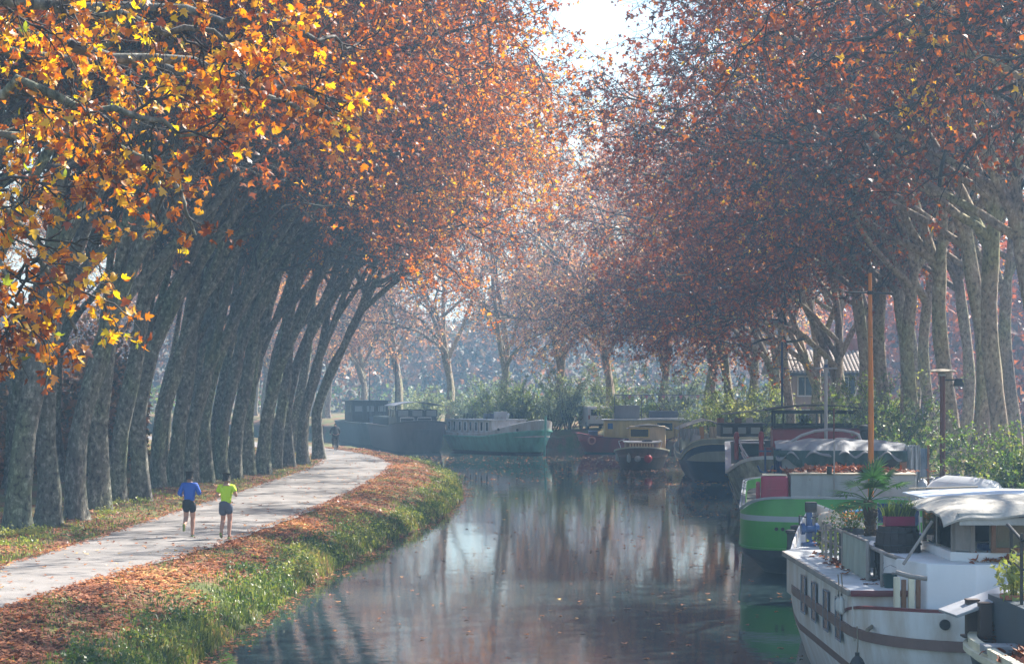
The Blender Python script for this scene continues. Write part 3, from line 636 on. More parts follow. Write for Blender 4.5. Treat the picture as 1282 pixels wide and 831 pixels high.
# right bank, read from the photograph
for i, (px, d, v, s, m, lb) in enumerate([
    (1098, 92, 2, 1.3, 'leaf_lime', 'tall grey green shrub right of the orange mast'), (1128, 82, 2, 1.25, 'leaf_willow', 'bushy grey green shrub between the mast and the brown lamp post'),
    (1150, 76, 0, 1.25, 'leaf_green', 'dark green shrub just left of the brown lamp post'), (1075, 101, 0, 1.4, 'leaf_lime', 'light green shrub behind the dark red wheelhouse'),
    (1062, 105, 2, 1.2, 'leaf_willow', 'loose olive shrub left of the orange mast'),
    (948, 131, 0, 1.5, 'leaf_lime', 'lime green shrub above the dark cabin of the blue boat'), (922, 141, 2, 1.3, 'leaf_lime', 'yellow green bamboo like shrub behind the blue boat'),
    (900, 146, 1, 1.5, 'leaf_lime', 'small sunlit shrub behind the blue boat'), (962, 131, 0, 1.5, 'leaf_willow', 'green shrub left of the dark red wheelhouse'),
    (1272, 60, 0, 1.0, 'leaf_green', 'dark leafy shrub at the right edge beneath the big trunks'), (1290, 56, 1, 1.1, 'leaf_green', 'low dark shrub cut by the right edge'),
    (1205, 62, 3, 1.1, 'leaf_willow', 'low weedy bush behind the white wheelhouse roof'), (1245, 58, 3, 1.2, 'leaf_willow', 'straggly low bush right of the upturned dinghy'), (1165, 70, 3, 1.4, 'leaf_willow', 'low bush at the foot of the brown lamp post')]):
    shrub(v, PX(px, d), d, s, M[m], lb, 'shrubs on the right bank')
# far bank: a hedge of green shrubs
for i, (px, d) in enumerate(sorted([(728, 165), (548, 182), (572, 178), (596, 178), (622, 176), (645, 175), (668, 174), (692, 172), (712, 171), (735, 176), (585, 186), (610, 186), (635, 184), (660, 184), (702, 182), (760, 180), (790, 172), (820, 166), (850, 160), (875, 154), (540, 200), (510, 214)])):
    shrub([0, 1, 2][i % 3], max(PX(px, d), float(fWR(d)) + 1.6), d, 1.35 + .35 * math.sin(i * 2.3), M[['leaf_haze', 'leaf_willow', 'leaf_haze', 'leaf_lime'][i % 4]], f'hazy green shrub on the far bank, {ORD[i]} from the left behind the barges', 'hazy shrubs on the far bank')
# a far wood closes the horizon all round
def wood():
    n = 125000; t = rg.random(n)
    # band curve: from far left round the back to the right
    ang = R(-62) + R(124) * t; rad = 262 + 40 * rg.random(n) + 12 * np.sin(ang * 23); x = np.sin(ang) * rad; d = np.cos(ang) * rad + 25
    x = np.where(x > 75, 60 + (x - 75) * .25, x); 
    top = 20 + 4 * np.sin(ang * 31) + 3 * np.sin(ang * 57); z = 1 + top * rg.random(n) ** .8
    ok = (x < fWL(d) - 3) | (x > fWR(d) + 3); x, d, z = x[ok], d[ok], z[ok]; n = len(x)
    V, Fq = leaves_np(np.stack([x, d, z], 1), rg.uniform(.6, 1.7, n), rg, LEAF4); stuff('distant_wood', V, Fq, M['leaf_wood'])
    n = 30000; d = 40 + 200 * rg.random(n); x = 36 + 12 * rg.random(n) + 3 * np.sin(d * .2); z = 1.5 + 17 * rg.random(n) ** 1.1
    V, Fq = leaves_np(np.stack([x, d, z], 1), rg.uniform(.5, 1.3, n), rg, LEAF4); stuff('distant_wood', V, Fq, M['leaf_right'])
    n = 40000; d = 40 + 200 * rg.random(n); x = -36 - 14 * rg.random(n) + np.minimum(0, fWL(d) + 4) * .9 + 3 * np.sin(d * .2); z = 1 + 20 * rg.random(n) ** 1.2
    V, Fq = leaves_np(np.stack([x, d, z], 1), rg.uniform(.7, 1.5, n), rg, LEAF4); stuff('distant_wood', V, Fq, M['leaf_green'])
    n = 13000; t = rg.random(n); ang = R(-50) + R(100) * t; rad = 245 + 20 * rg.random(n); x = np.sin(ang) * rad; d = np.cos(ang) * rad + 20; z = 1 + 4.5 * rg.random(n); ok = (x < fWL(d) - 3) | (x > fWR(d) + 3)
    V, Fq = leaves_np(np.stack([x, d, z], 1)[ok], rg.uniform(.3, .8, n)[ok], rg, LEAF4); stuff('distant_hedge', V, Fq, M['leaf_green'])
wood()
def hill():
    n, m = 150, 26; V = []
    for j in range(m):
        for i in range(n):
            a = R(-64) + R(128) * i / (n - 1); r = 300 + j * 7.0; x = math.sin(a) * r; y = math.cos(a) * r + 20; t = j / (m - 1)
            h = (17 + 4 * math.sin(a * 9 + 1) + 2 * math.sin(a * 31)) * math.sin(math.pi * min(1, t * 1.2) * .5) + 1.6 * math.sin(x * .35) * math.sin(y * .4 + x * .1) * min(1, t * 6)
            V.append((x, min(y, 690), .9 + max(0, h)))
    k = (np.arange(m - 1)[:, None] * n + np.arange(n - 1)[None]).ravel(); o = bpy.data.objects.new('wooded_hill', npmesh('wooded_hill', np.array(V), np.stack([k, k + 1, k + n + 1, k + n], 1), True, [paint('wooded_hillside', (.16, .11, .06), .95, dirt=.5, dirt_col=(.06, .07, .035), scale=.12, bump=.6, streak=False)])); link(o); tag(o, kind='structure')
hill()
n = 26000; d = 45 + 110 * rg.random(n); x = fPL(d) - 17 - 5 * rg.random(n); z = 1 + 5.5 * rg.random(n) ** 1.4 * (.7 + .3 * np.sin(d * .5)); V, Fq = leaves_np(np.stack([x, d, z], 1), rg.uniform(.25, .6, n), rg, LEAF4); stuff('hedge_behind_trees', V, Fq, M['leaf_wood'])  # dark leaf mass added so that gaps between the trunks look dark
n = 34000; d = 72 + 95 * rg.random(n); x = fPL(d) - 10 - 4 * rg.random(n); z = 1 + (3 + 7 * np.clip((d - 90) / 50, 0, 1)) * rg.random(n) ** 1.5 * (.7 + .3 * np.sin(d * .5)); V, Fq = leaves_np(np.stack([x, d, z], 1), rg.uniform(.2, .5, n), rg, LEAF4); stuff('hedge_behind_trees', V, Fq, M['leaf_wood'])  # second added layer, taller further off, darkens the upper gaps
# bright boughs of the nearest tree hang into the upper left
def near_tree():
    r_ = np.random.default_rng(9); e = empty('plane_tree', (-12.6, 27.0, float(zg(-12.6, 27.0))), 0, 'nearest plane tree with bright yellow leaves hanging into the top left corner', 'tree', 'plane trees in the front row along the towpath')
    o3 = np.array(e.location)
    def W(px, py, d): return np.array(P(px, py, d)) - o3
    tr = walk(r_, (0, 0, -.3), (.12, 0, 1), 15, 20, .03, (.03, 0, 0)); pts = tr[0]; rad = np.linspace(.5, .1, 21)
    boughs = []
    def bough(h, targets, r, wt=1.0):
        p, _ = at(pts, h / 15); c = [p] + [W(*t) for t in targets]; c = np.array(c); s = np.linspace(0, len(c) - 1, 16)
        q = np.stack([np.interp(s, np.arange(len(c)), c[:, k]) for k in range(3)], 1); k = np.array([.25, .5, .25]); q[1:-1] = .25 * q[:-2] + .5 * q[1:-1] + .25 * q[2:]
        q += r_.normal(size=q.shape) * .07; boughs.append((q, np.linspace(r, .02, 16), wt))
    bough(9, [(-120, 30, 28), (120, 60, 28), (300, 95, 28.5), (440, 130, 29)], .15, 1.5)
    bough(9.6, [(-150, -20, 27), (60, 10, 26.5), (210, 30, 26), (330, 60, 26)], .13, 1.5)
    bough(8.2, [(-150, 120, 26), (30, 110, 25.5), (150, 145, 25.5), (260, 170, 26)], .12, 1.2)
    bough(7.0, [(-150, 220, 25), (20, 250, 25), (60, 330, 25), (90, 410, 25.2)], .09, .75)
    bough(7.6, [(-160, 200, 24), (-30, 240, 24), (0, 330, 24), (15, 400, 24)], .08, .7)
    bough(8.6, [(-50, 160, 28), (160, 190, 28), (225, 230, 28), (245, 300, 28.3)], .07, .42)
    bough(9.8, [(-60, 60, 31), (250, 90, 32), (400, 150, 33), (450, 130, 34)], .10, .6)
    bough(10.2, [(-60, 0, 30), (280, 20, 31), (400, 40, 32), (450, 60, 33)], .10, .6)
    bough(10.8, [(-60, -80, 24), (120, -60, 24), (330, -60, 26)], .12, 1)
    lv2, lv3, tw, spots = ramify(r_, boughs, b2=9, b3=6, b4=4, l2=1.25, l3=.75, l4=.42, droop=.3, s0=.3)
    V, Fq = trunk_mesh(r_, (pts, rad), boughs, lv2); o = bpy.data.objects.new('trunk', npmesh('trunk', V, Fq, True, [M['bark_left']])); link(o, e)
    v2, f2 = tubes_np(lv2, 5); v3, f3 = tubes_np(lv3, 3); v4, f4 = tubes_np(tw, 3)
    o = bpy.data.objects.new('branches', npmesh('branches', np.concatenate([v2, v3, v4]), np.concatenate([f2, f3 + len(v2), f4 + len(v2) + len(v3)]), True, [M['bark_dark']])); link(o, e); o['kind'] = 'stuff'
    k = 7; i = np.repeat(np.arange(len(spots)), k); s = r_.random(len(i))[:, None]; q = spots[i]; pos = q[:, 1] * (1 - s) + q[:, 2] * s + r_.normal(size=(len(i), 3)) * .05
    pos = pos[clump_keep(pos, r_, .75, 1.3)]; size = r_.uniform(.07, .145, len(pos))
    wp = pos + o3; px = CX + wp[:, 0] / wp[:, 1] * F; py = HY - (wp[:, 2] - CAMZ) / wp[:, 1] * F
    inview = (px > 5) & (px < 470) & (py > 10) & (py < 480); cand = np.where(inview)[0]; big = cand[np.argsort(-(size / wp[:, 1])[cand])][:290]
    rest = np.setdiff1d(np.arange(len(pos)), big)
    V, Fq = leaves_np(pos[rest], size[rest], r_, LEAF10); o = bpy.data.objects.new('crown', npmesh('crown', V, Fq, False, [M['leaf_near']])); link(o, e); o['kind'] = 'stuff'
    cols = [((.85, .52, .03), 'bright_yellow_leaf'), ((.78, .28, .015), 'orange_leaf'), ((.45, .11, .02), 'rust_leaf'), ((.88, .40, .02), 'golden_leaf'), ((.30, .36, .04), 'green_yellow_leaf')]
    mats = [leaf_mat(nm, [(.2, tuple(q * .8 for q in c)), (.8, c)], .55) for c, nm in cols]; mes = []
    for m in mats:
        for j in range(2):
            V, Fq = leaves_np(np.zeros((1, 3)), 1.0, np.random.default_rng(j + 3), LEAF10, droop=1.0); mes.append(npmesh('leaf', V, Fq, False, [m]))
    for j in big:
        o = bpy.data.objects.new('leaf', mes[int(r_.choice(10, p=[.17, .17, .12, .12, .05, .05, .13, .13, .03, .03]))]); link(o, e); o.location = pos[j]; o.scale = (size[j],) * 3
        o.rotation_euler = (r_.normal() * .7, r_.normal() * .7, r_.uniform(0, 6.28))
near_tree()
# ---------------------------------------------------------------- people
def skin(name, J, E, m, parent, root='pelvis', sub=2, loc=None):
    """One continuous body grown round a skeleton: J name -> (pos, rx, ry), E list of pairs."""
    names = list(J); me = bpy.data.meshes.new(name); me.from_pydata([J[n][0] for n in names], [(names.index(a), names.index(b)) for a, b in E], [])
    o = bpy.data.objects.new(name, me); link(o)
    o.modifiers.new('skin', 'SKIN').use_smooth_shade = True
    sv = me.skin_vertices[0].data if me.skin_vertices else None
    if sv is None:
        bpy.context.view_layer.objects.active = o; bm = bmesh.new(); bm.from_mesh(me); bm.verts.layers.skin.verify(); bm.to_mesh(me); bm.free(); sv = me.skin_vertices[0].data
    for n, s in zip(names, sv):
        r = J[n][1:]; s.radius = (r[0], r[-1]); s.use_root = (n == root)
    md = o.modifiers.new('sub', 'SUBSURF'); md.levels = sub; md.render_levels = sub
    dg = bpy.context.evaluated_depsgraph_get(); ev = o.evaluated_get(dg); m2 = bpy.data.meshes.new_from_object(ev)
    bpy.data.objects.remove(o); m2.name = name; m2.materials.clear(); m2.materials.append(m)
    for p in m2.polygons: p.use_smooth = True
    r = bpy.data.objects.new(name, m2); link(r, parent); return r
def chain(J, E, names):
    E += list(zip(names[:-1], names[1:]))
def add_hand(J, E, wrist, d, side, tag_, curl=.6):
    """palm, four bent fingers and a thumb from the wrist along direction d."""
    w = Vector(J[wrist][0]); d = Vector(d).normalized(); up = Vector((0, 0, 1)); across = d.cross(up).normalized(); n = across.cross(d)
    p = w + d * .055; J['palm' + tag_] = (tuple(p), .034, .018); E.append((wrist, 'palm' + tag_))
    for k in range(4):
        off = across * ((k - 1.5) * .019); L = (.034, .038, .035, .027)[k]; q = w + d * .095 + off
        a = q + d * L * .6 - n * L * curl * .5; b = a + d * L * .2 - n * L * .8 * curl; c = b - d * L * .3 * curl - n * L * .5 * curl
        for j, (v, r) in enumerate(((q, .0095), (a, .0088), (b, .008), (c, .007))): J[f'f{k}{j}{tag_}'] = (tuple(v), r, r)
        chain(J, E, ['palm' + tag_] + [f'f{k}{j}{tag_}' for j in range(4)])
    t = w + d * .03 + across * .033 * side; t2 = t + d * .035 + across * .014 * side; t3 = t2 + d * .022
    for j, v in enumerate((t, t2, t3)): J[f't{j}{tag_}'] = (tuple(v), .0105, .0105)
    chain(J, E, ['palm' + tag_] + [f't{j}{tag_}' for j in range(3)])
M['skin'] = paint('skin', (.50, .27, .19), .55, dirt=.12, bump=.03, scale=8); M['hair'] = paint('dark_hair', (.018, .014, .012), .7, bump=.4, scale=30)
M['blue_jacket'] = paint('blue_running_jacket', (.012, .10, .52), .5, dirt=.2, bump=.5, scale=7); M['hi_vis'] = paint('neon_yellow_shirt', (.55, .85, .02), .6, dirt=.12, bump=.5, scale=7)
M['black_cloth'] = paint('black_cloth', (.018, .02, .03), .8, dirt=.2, bump=.4); M['grey_cloth'] = paint('grey_blue_cloth', (.10, .12, .17), .8, dirt=.2, bump=.4)
M['shoe'] = paint('dark_shoe', (.05, .06, .09), .6); M['sole'] = paint('lime_sole', (.25, .30, .08), .6); M['coat'] = paint('dark_coat', (.03, .035, .05), .8)
def runner(px, py, d, turn, top_m, shorts_m, left_up, long_sleeves, label, lean=.05, h=1.78, low=False):
    e = empty('person', tuple(G(px, py, 1.03)), turn, label, 'person'); e.scale = (h / 1.8,) * 3
    s = -1 if left_up else 1                          # the lifted leg's side
    J = {'pelvis': ((0, 0, .96), .125, .095), 'waist': ((0, lean * .4, 1.10), .125, .09), 'chest': ((0, lean, 1.30), .155, .10), 'upper': ((0, lean * 1.3, 1.43), .13, .085),
         'neck': ((0, lean * 1.6, 1.535), .056, .056), 'jaw': ((0, lean * 2 + .012, 1.60), .07, .075), 'head': ((0, lean * 2.1, 1.675), .078, .092), 'crown': ((0, lean * 2.1, 1.745), .055, .065), 'nose': ((0, lean * 2.1 + .105, 1.655), .014, .014),
         'hs': ((.085 * s, -.01, .88), .095, .095), 'kn_s': ((.095 * s, .06, .53), .068, .07), 'calf_s': ((.10 * s, -.13, .42), .062, .062), 'an_s': ((.105 * s, -.30, .33), .036, .038), 'heel_s': ((.108 * s, -.36, .35), .034, .034), 'toe_s': ((.11 * s, -.36, .18), .036, .026),
         'hp': ((-.085 * s, .01, .88), .095, .095), 'kn_p': ((-.09 * s, .09, .51), .068, .070), 'calf_p': ((-.09 * s, .03, .36), .068, .068), 'an_p': ((-.088 * s, -.03, .10), .038, .04), 'heel_p': ((-.088 * s, -.07, .045), .036, .034), 'toe_p': ((-.095 * s, .14, .035), .04, .026),
         'shL': ((-.175, lean * 1.2, 1.43), .066, .062), 'elL': ((-.275, lean - .10, 1.19), .046, .046), 'wrL': ((-.215, lean + .12, 1.13), .030, .030),
         'shR': ((.175, lean * 1.2, 1.43), .066, .062), 'elR': ((.285, lean - .02, 1.17), .046, .046), 'wrR': ((.20, lean + .17, 1.24), .030, .030)}
    if low: J.update({'kn_s': ((.10 * s, .10, .50), .068, .07), 'calf_s': ((.11 * s, -.02, .34), .062, .062), 'an_s': ((.11 * s, -.13, .15), .038, .04), 'heel_s': ((.11 * s, -.19, .13), .036, .034), 'toe_s': ((.115 * s, -.05, .03), .038, .026), 'wrL': ((-.17, lean + .19, 1.22), .03, .03), 'elL': ((-.28, lean - .03, 1.15), .046, .046)})
    E = []
    for c in (['pelvis', 'waist', 'chest', 'upper', 'neck', 'jaw', 'head', 'crown'], ['head', 'nose'], ['pelvis', 'hs', 'kn_s', 'calf_s', 'an_s', 'heel_s'], ['an_s', 'toe_s'], ['pelvis', 'hp', 'kn_p', 'calf_p', 'an_p', 'heel_p'], ['an_p', 'toe_p'],
              ['upper', 'shL', 'elL', 'wrL'], ['upper', 'shR', 'elR', 'wrR']): chain(J, E, c)
    T = dict(J); add_hand(J, E, 'wrL', (.05, 1, -.1), 1, 'L'); add_hand(J, E, 'wrR', (-.05, 1, .3), -1, 'R')
    b = skin('body', J, E, M['skin'], e)
    def grow(keys, k, lst, nm, m, root, extra=None, sub=2):
        J2 = {q: (T[q][0], T[q][1] + k, T[q][-1] + k) for q in keys}
        if extra: J2.update(extra)
        E2 = []
        for c in lst: chain(J2, E2, c)
        return skin(nm, J2, E2, m, e, root, sub)
    def mid(a, c, f, r): return (tuple(Vector(T[a][0]).lerp(Vector(T[c][0]), f)), r, r)
    if long_sleeves:
        grow(['pelvis', 'waist', 'chest', 'upper', 'shL', 'elL', 'shR', 'elR'], .022, [['pelvis', 'waist', 'chest', 'upper', 'collar'], ['upper', 'shL', 'elL', 'wl'], ['upper', 'shR', 'elR', 'wr']], 'jacket', top_m, 'chest',
             {'pelvis': ((0, 0, .91), .185, .145), 'collar': ((0, lean * 1.5, 1.50), .075, .075), 'wl': mid('elL', 'wrL', .93, .040), 'wr': mid('elR', 'wrR', .93, .040)})
    else:
        grow(['pelvis', 'waist', 'chest', 'upper', 'shL', 'shR'], .022, [['pelvis', 'waist', 'chest', 'upper', 'collar'], ['upper', 'shL', 'wl'], ['upper', 'shR', 'wr']], 'shirt', top_m, 'chest',
             {'pelvis': ((0, -.005, .87), .185, .15), 'collar': ((0, lean * 1.5, 1.49), .07, .07), 'wl': mid('shL', 'elL', .62, .078), 'wr': mid('shR', 'elR', .62, .078)})
    grow(['pelvis'], .0, [['pelvis', 'a'], ['pelvis', 'hs', 'c'], ['pelvis', 'hp', 'f']], 'shorts', shorts_m, 'pelvis',
         {'pelvis': ((0, 0, .96), .195, .155), 'a': ((0, 0, 1.08), .172, .14), 'hs': (T['hs'][0], .138, .145), 'hp': (T['hp'][0], .138, .145), 'c': mid('hs', 'kn_s', .66, .118), 'f': mid('hp', 'kn_p', .66, .118)})
    hd = lean * 2.1
    grow([], 0, [['h0', 'h1', 'h2']], 'hair', M['hair'], 'h1', {'h0': ((0, hd - .04, 1.60), .075, .07), 'h1': ((0, hd - .03, 1.69), .105, .105), 'h2': ((0, hd - .01, 1.79), .085, .09)})
    for k, (a, bq, f) in enumerate((('heel_s', 'toe_s', 0), ('heel_p', 'toe_p', 0))):
        A, B = Vector(T[a][0]), Vector(T[bq][0]); sh = skin('shoe', {'x': (tuple(A), .045, .045), 'y': (tuple(A.lerp(B, .5)), .048, .04), 'z': (tuple(B), .042, .03)}, [('x', 'y'), ('y', 'z')], M['shoe'], e, 'y', 1)
        n = (Vector((0, 0, -1)) if k else Vector((0, -1, .15))).normalized(); q = MB()
        q.tube([A.lerp(B, -.15) + n * .036, A.lerp(B, .4) + n * .034, B + n * .024], [.036, .036, .034], 8); q.build('sole', M['sole'], sh, smooth=True)
    for sx in (-1, 1):
        MB().lathe([(.006, 0), (.02, .004), (.02, .012), (.006, .016)], (sx * .083 - (.016 if sx < 0 else 0), hd - .01, 1.655), 10, axis='X').build('ear', M['skin'], e, smooth=True)
    return e
runner(237, 671.5, 55, .06, M['blue_jacket'], M['black_cloth'], True, True, 'jogger in a blue long sleeved jacket and black shorts running away on the path')
runner(283, 673.5, 54, -.06, M['hi_vis'], M['grey_cloth'], True, False, 'jogger in a neon yellow shirt and grey shorts running away on the path', lean=.04, h=1.76, low=True)
def cyclist():
    g = G(420, 563.5, 1.03); e = empty('person', tuple(g), .18, 'cyclist in dark clothes riding away at the bend of the path', 'person')
    J = {'pelvis': ((0, -.12, .98), .15, .12), 'waist': ((0, -.06, 1.14), .15, .12), 'chest': ((0, .08, 1.36), .18, .13), 'upper': ((0, .12, 1.46), .16, .10), 'neck': ((0, .17, 1.56), .06, .06), 'jaw': ((0, .2, 1.62), .075, .08), 'head': ((0, .2, 1.69), .082, .095), 'crown': ((0, .2, 1.76), .055, .065), 'nose': ((0, .31, 1.66), .014, .014),
         'hL': ((-.10, -.08, .93), .11, .11), 'kL': ((-.16, .30, .72), .07, .07), 'aL': ((-.14, .18, .30), .045, .045), 'tL': ((-.15, .34, .25), .045, .03),
         'hR': ((.10, -.08, .93), .11, .11), 'kR': ((.16, .24, .56), .07, .07), 'aR': ((.14, .05, .16), .045, .045), 'tR': ((.15, .20, .12), .045, .03),
         'sL': ((-.19, .12, 1.45), .08, .07), 'eL': ((-.31, .24, 1.22), .055, .055), 'wrL': ((-.29, .50, 1.08), .032, .032), 'sR': ((.19, .12, 1.45), .08, .07), 'eR': ((.31, .24, 1.22), .055, .055), 'wrR': ((.29, .50, 1.08), .032, .032)}
    E = []
    for c in (['pelvis', 'waist', 'chest', 'upper', 'neck', 'jaw', 'head', 'crown'], ['head', 'nose'], ['pelvis', 'hL', 'kL', 'aL', 'tL'], ['pelvis', 'hR', 'kR', 'aR', 'tR'], ['upper', 'sL', 'eL', 'wrL'], ['upper', 'sR', 'eR', 'wrR']): chain(J, E, c)
    T = dict(J); add_hand(J, E, 'wrL', (0, 1, 0), 1, 'L', 1.0); add_hand(J, E, 'wrR', (0, 1, 0), -1, 'R', 1.0); skin('body', J, E, M['skin'], e)
    J2 = {q: (v[0], v[1] + .03, v[-1] + .03) for q, v in T.items() if q in ('pelvis', 'waist', 'chest', 'upper', 'sL', 'eL', 'sR', 'eR')}
    J2['c'] = ((0, .15, 1.53), .09, .09); J2['x'] = ((-.29, .46, 1.10), .045, .045); J2['y'] = ((.29, .46, 1.10), .045, .045); E2 = []
    for c in (['pelvis', 'waist', 'chest', 'upper', 'c'], ['upper', 'sL', 'eL', 'x'], ['upper', 'sR', 'eR', 'y']): chain(J2, E2, c)
    skin('coat', J2, E2, M['coat'], e, 'chest')
    J3 = {q: (v[0], v[1] + .02, v[-1] + .02) for q, v in T.items() if q in ('pelvis', 'hL', 'kL', 'aL', 'hR', 'kR', 'aR')}; E3 = []
    for c in (['pelvis', 'hL', 'kL', 'aL'], ['pelvis', 'hR', 'kR', 'aR']): chain(J3, E3, c)
    skin('trousers', J3, E3, M['black_cloth'], e)
    for sx, a, t in ((-1, 'aL', 'tL'), (1, 'aR', 'tR')):
        A, B = Vector(T[a][0]) + Vector((0, -.03, -.06)), Vector(T[t][0]); skin('shoe', {'x': (tuple(A), .05, .05), 'z': (tuple(B), .045, .035)}, [('x', 'z')], M['shoe'], e, 'x', 1)
    skin('hair', {'a': ((0, .16, 1.67), .085, .09), 'b': ((0, .19, 1.775), .065, .07)}, [('a', 'b')], M['hair'], e, 'a')
    b = empty('bicycle', tuple(g), .18, 'upright bicycle ridden by the dark clothed cyclist', 'bicycle'); mt = paint('black_bicycle_paint', (.02, .02, .025), .4)
    rub = paint('tyre_rubber', (.02, .02, .02), .8); al = paint('bike_alloy', (.4, .4, .42), .35, metal=.8)
    for y in (-.42, .62):
        w = empty('wheel', (0, y, .345)); w.parent = b
        t = MB(); t.tube([(0, .325 * math.cos(k * math.pi / 16), .325 * math.sin(k * math.pi / 16)) for k in range(33)], .02, 6, caps=False).build('tyre', rub, w, smooth=True)
        MB().tube([(0, .298 * math.cos(k * math.pi / 16), .298 * math.sin(k * math.pi / 16)) for k in range(33)], .010, 5, caps=False).build('rim', al, w, smooth=True)
        sp = MB()
        for k in range(18): sp.tube([(0, 0, 0), (0, .295 * math.cos(k * math.pi / 9), .295 * math.sin(k * math.pi / 9))], .0018, 3)
        so = sp.build('spokes', al, w); so['kind'] = 'stuff'
    f = MB(); 
    for a, c in (((0, -.42, .345), (0, .02, .30)), ((0, -.42, .345), (0, -.15, .80)), ((0, .02, .30), (0, -.17, .90)), ((0, .02, .30), (0, .45, .82)), ((0, -.14, .78), (0, .45, .88)), ((0, .62, .345), (0, .43, .96))): f.tube([a, c], .016, 6)
    f.build('frame', mt, b, smooth=True)
    tube('handlebar', [(-.29, .50, 1.06), (-.2, .56, 1.04), (0, .46, 1.02), (.2, .56, 1.04), (.29, .50, 1.06)], .014, mt, b)
    skin('saddle', {'a': ((0, -.25, .93), .09, .03), 'b': ((0, 0, .93), .035, .025)}, [('a', 'b')], mt, b, 'a', 1)
    box('rear_mudguard', (0, -.62, .55), (.05, .03, .3), mt, b, rx=.35)
    tube('pedal_crank', [(-.14, .18, .25), (-.05, .18, .25), (-.05, .0, .15), (.05, .02, .30), (.05, -.1, .12), (.14, .1, .10)], .01, al, b)
cyclist()
# ---------------------------------------------------------------- boats
pm = lambda n, c, r=.5, **k: M.setdefault(n, paint(n, c, r, **k))
pm('white_hull', (.66, .67, .68), .42, dirt=.4, dirt_col=(.40, .33, .26), scale=2.2, bump=.12); pm('white_paint', (.72, .73, .75), .45, dirt=.2, dirt_col=(.42, .42, .40), scale=2)
pm('brown_band', (.16, .095, .085), .5, dirt=.3); pm('maroon', (.14, .018, .028), .4, dirt=.25); pm('dark_hull', (.025, .03, .04), .35, dirt=.3); pm('navy', (.025, .06, .18), .35, dirt=.3)
pm('green_hull', (.05, .30, .035), .35, dirt=.25, scale=1.2, dirt_col=(.03, .15, .025)); pm('grey_band', (.33, .36, .40), .5, dirt=.2); pm('pale_grey', (.36, .37, .40), .55, dirt=.25)
pm('cream', (.72, .67, .50), .55, dirt=.3); pm('wood', (.22, .10, .05), .5, dirt=.4, bump=.4); pm('pale_wood', (.42, .36, .28), .6, dirt=.4, bump=.4); pm('grey_wood', (.30, .27, .25), .75, dirt=.4, bump=.5)
pm('deck_grey', (.34, .34, .36), .8, dirt=.35, streak=False); pm('deck_white', (.50, .52, .54), .7, dirt=.35, streak=False, scale=2); pm('red_paint', (.38, .03, .04), .4, dirt=.25); pm('canvas_green', (.028, .075, .075), .6, dirt=.4, bump=.8, scale=2)
pm('canvas_grey', (.24, .25, .27), .6, dirt=.35, bump=.8, scale=2.5); pm('canvas_cream', (.38, .36, .32), .7, dirt=.3, bump=.6, scale=2); pm('steel_rail', (.36, .34, .35), .45, dirt=.3); pm('black_metal', (.02, .022, .025), .45, dirt=.2)
pm('orange_pole', (.62, .20, .025), .5, dirt=.3, scale=5); pm('teal', (.22, .58, .48), .45, dirt=.3); pm('yellow', (.72, .56, .20), .5, dirt=.3, scale=2); pm('red_hull', (.42, .05, .05), .5, dirt=.3, scale=1.5)
pm('pale_hull', (.70, .67, .54), .55, dirt=.6, dirt_col=(.20, .16, .10), scale=2.2); pm('brown_hull', (.26, .15, .11), .5, dirt=.4); pm('tan_planks', (.70, .56, .36), .55, dirt=.3); pm('brown_post', (.12, .028, .02), .5, dirt=.3)
pm('blue_trim', (.03, .08, .22), .4); pm('terracotta', (.42, .16, .09), .8); pm('plastic_tarp', (.45, .48, .52), .25, dirt=.3, bump=1.0, scale=3); pm('rope', (.25, .20, .14), .9, bump=.6, scale=20); pm('tyre', (.025, .025, .027), .85)
pm('buoy_white', (.62, .62, .60), .5, dirt=.4); pm('buoy_red', (.5, .015, .03), .4, dirt=.15); pm('dark_blue_cloth', (.03, .06, .16), .7); pm('pale_green_board', (.36, .42, .37), .6, dirt=.4, scale=3); pm('dark_deck', (.07, .065, .07), .8)
pm('cloth_cushion', (.58, .50, .40), .85, bump=.6, scale=8); pm('brick', (.36, .13, .10), .85, dirt=.4, scale=4); pm('stucco', (.46, .34, .29), .9, dirt=.3); pm('tile', (.48, .40, .34), .9, dirt=.4); pm('stone_quay', (.26, .24, .21), .9, dirt=.5)

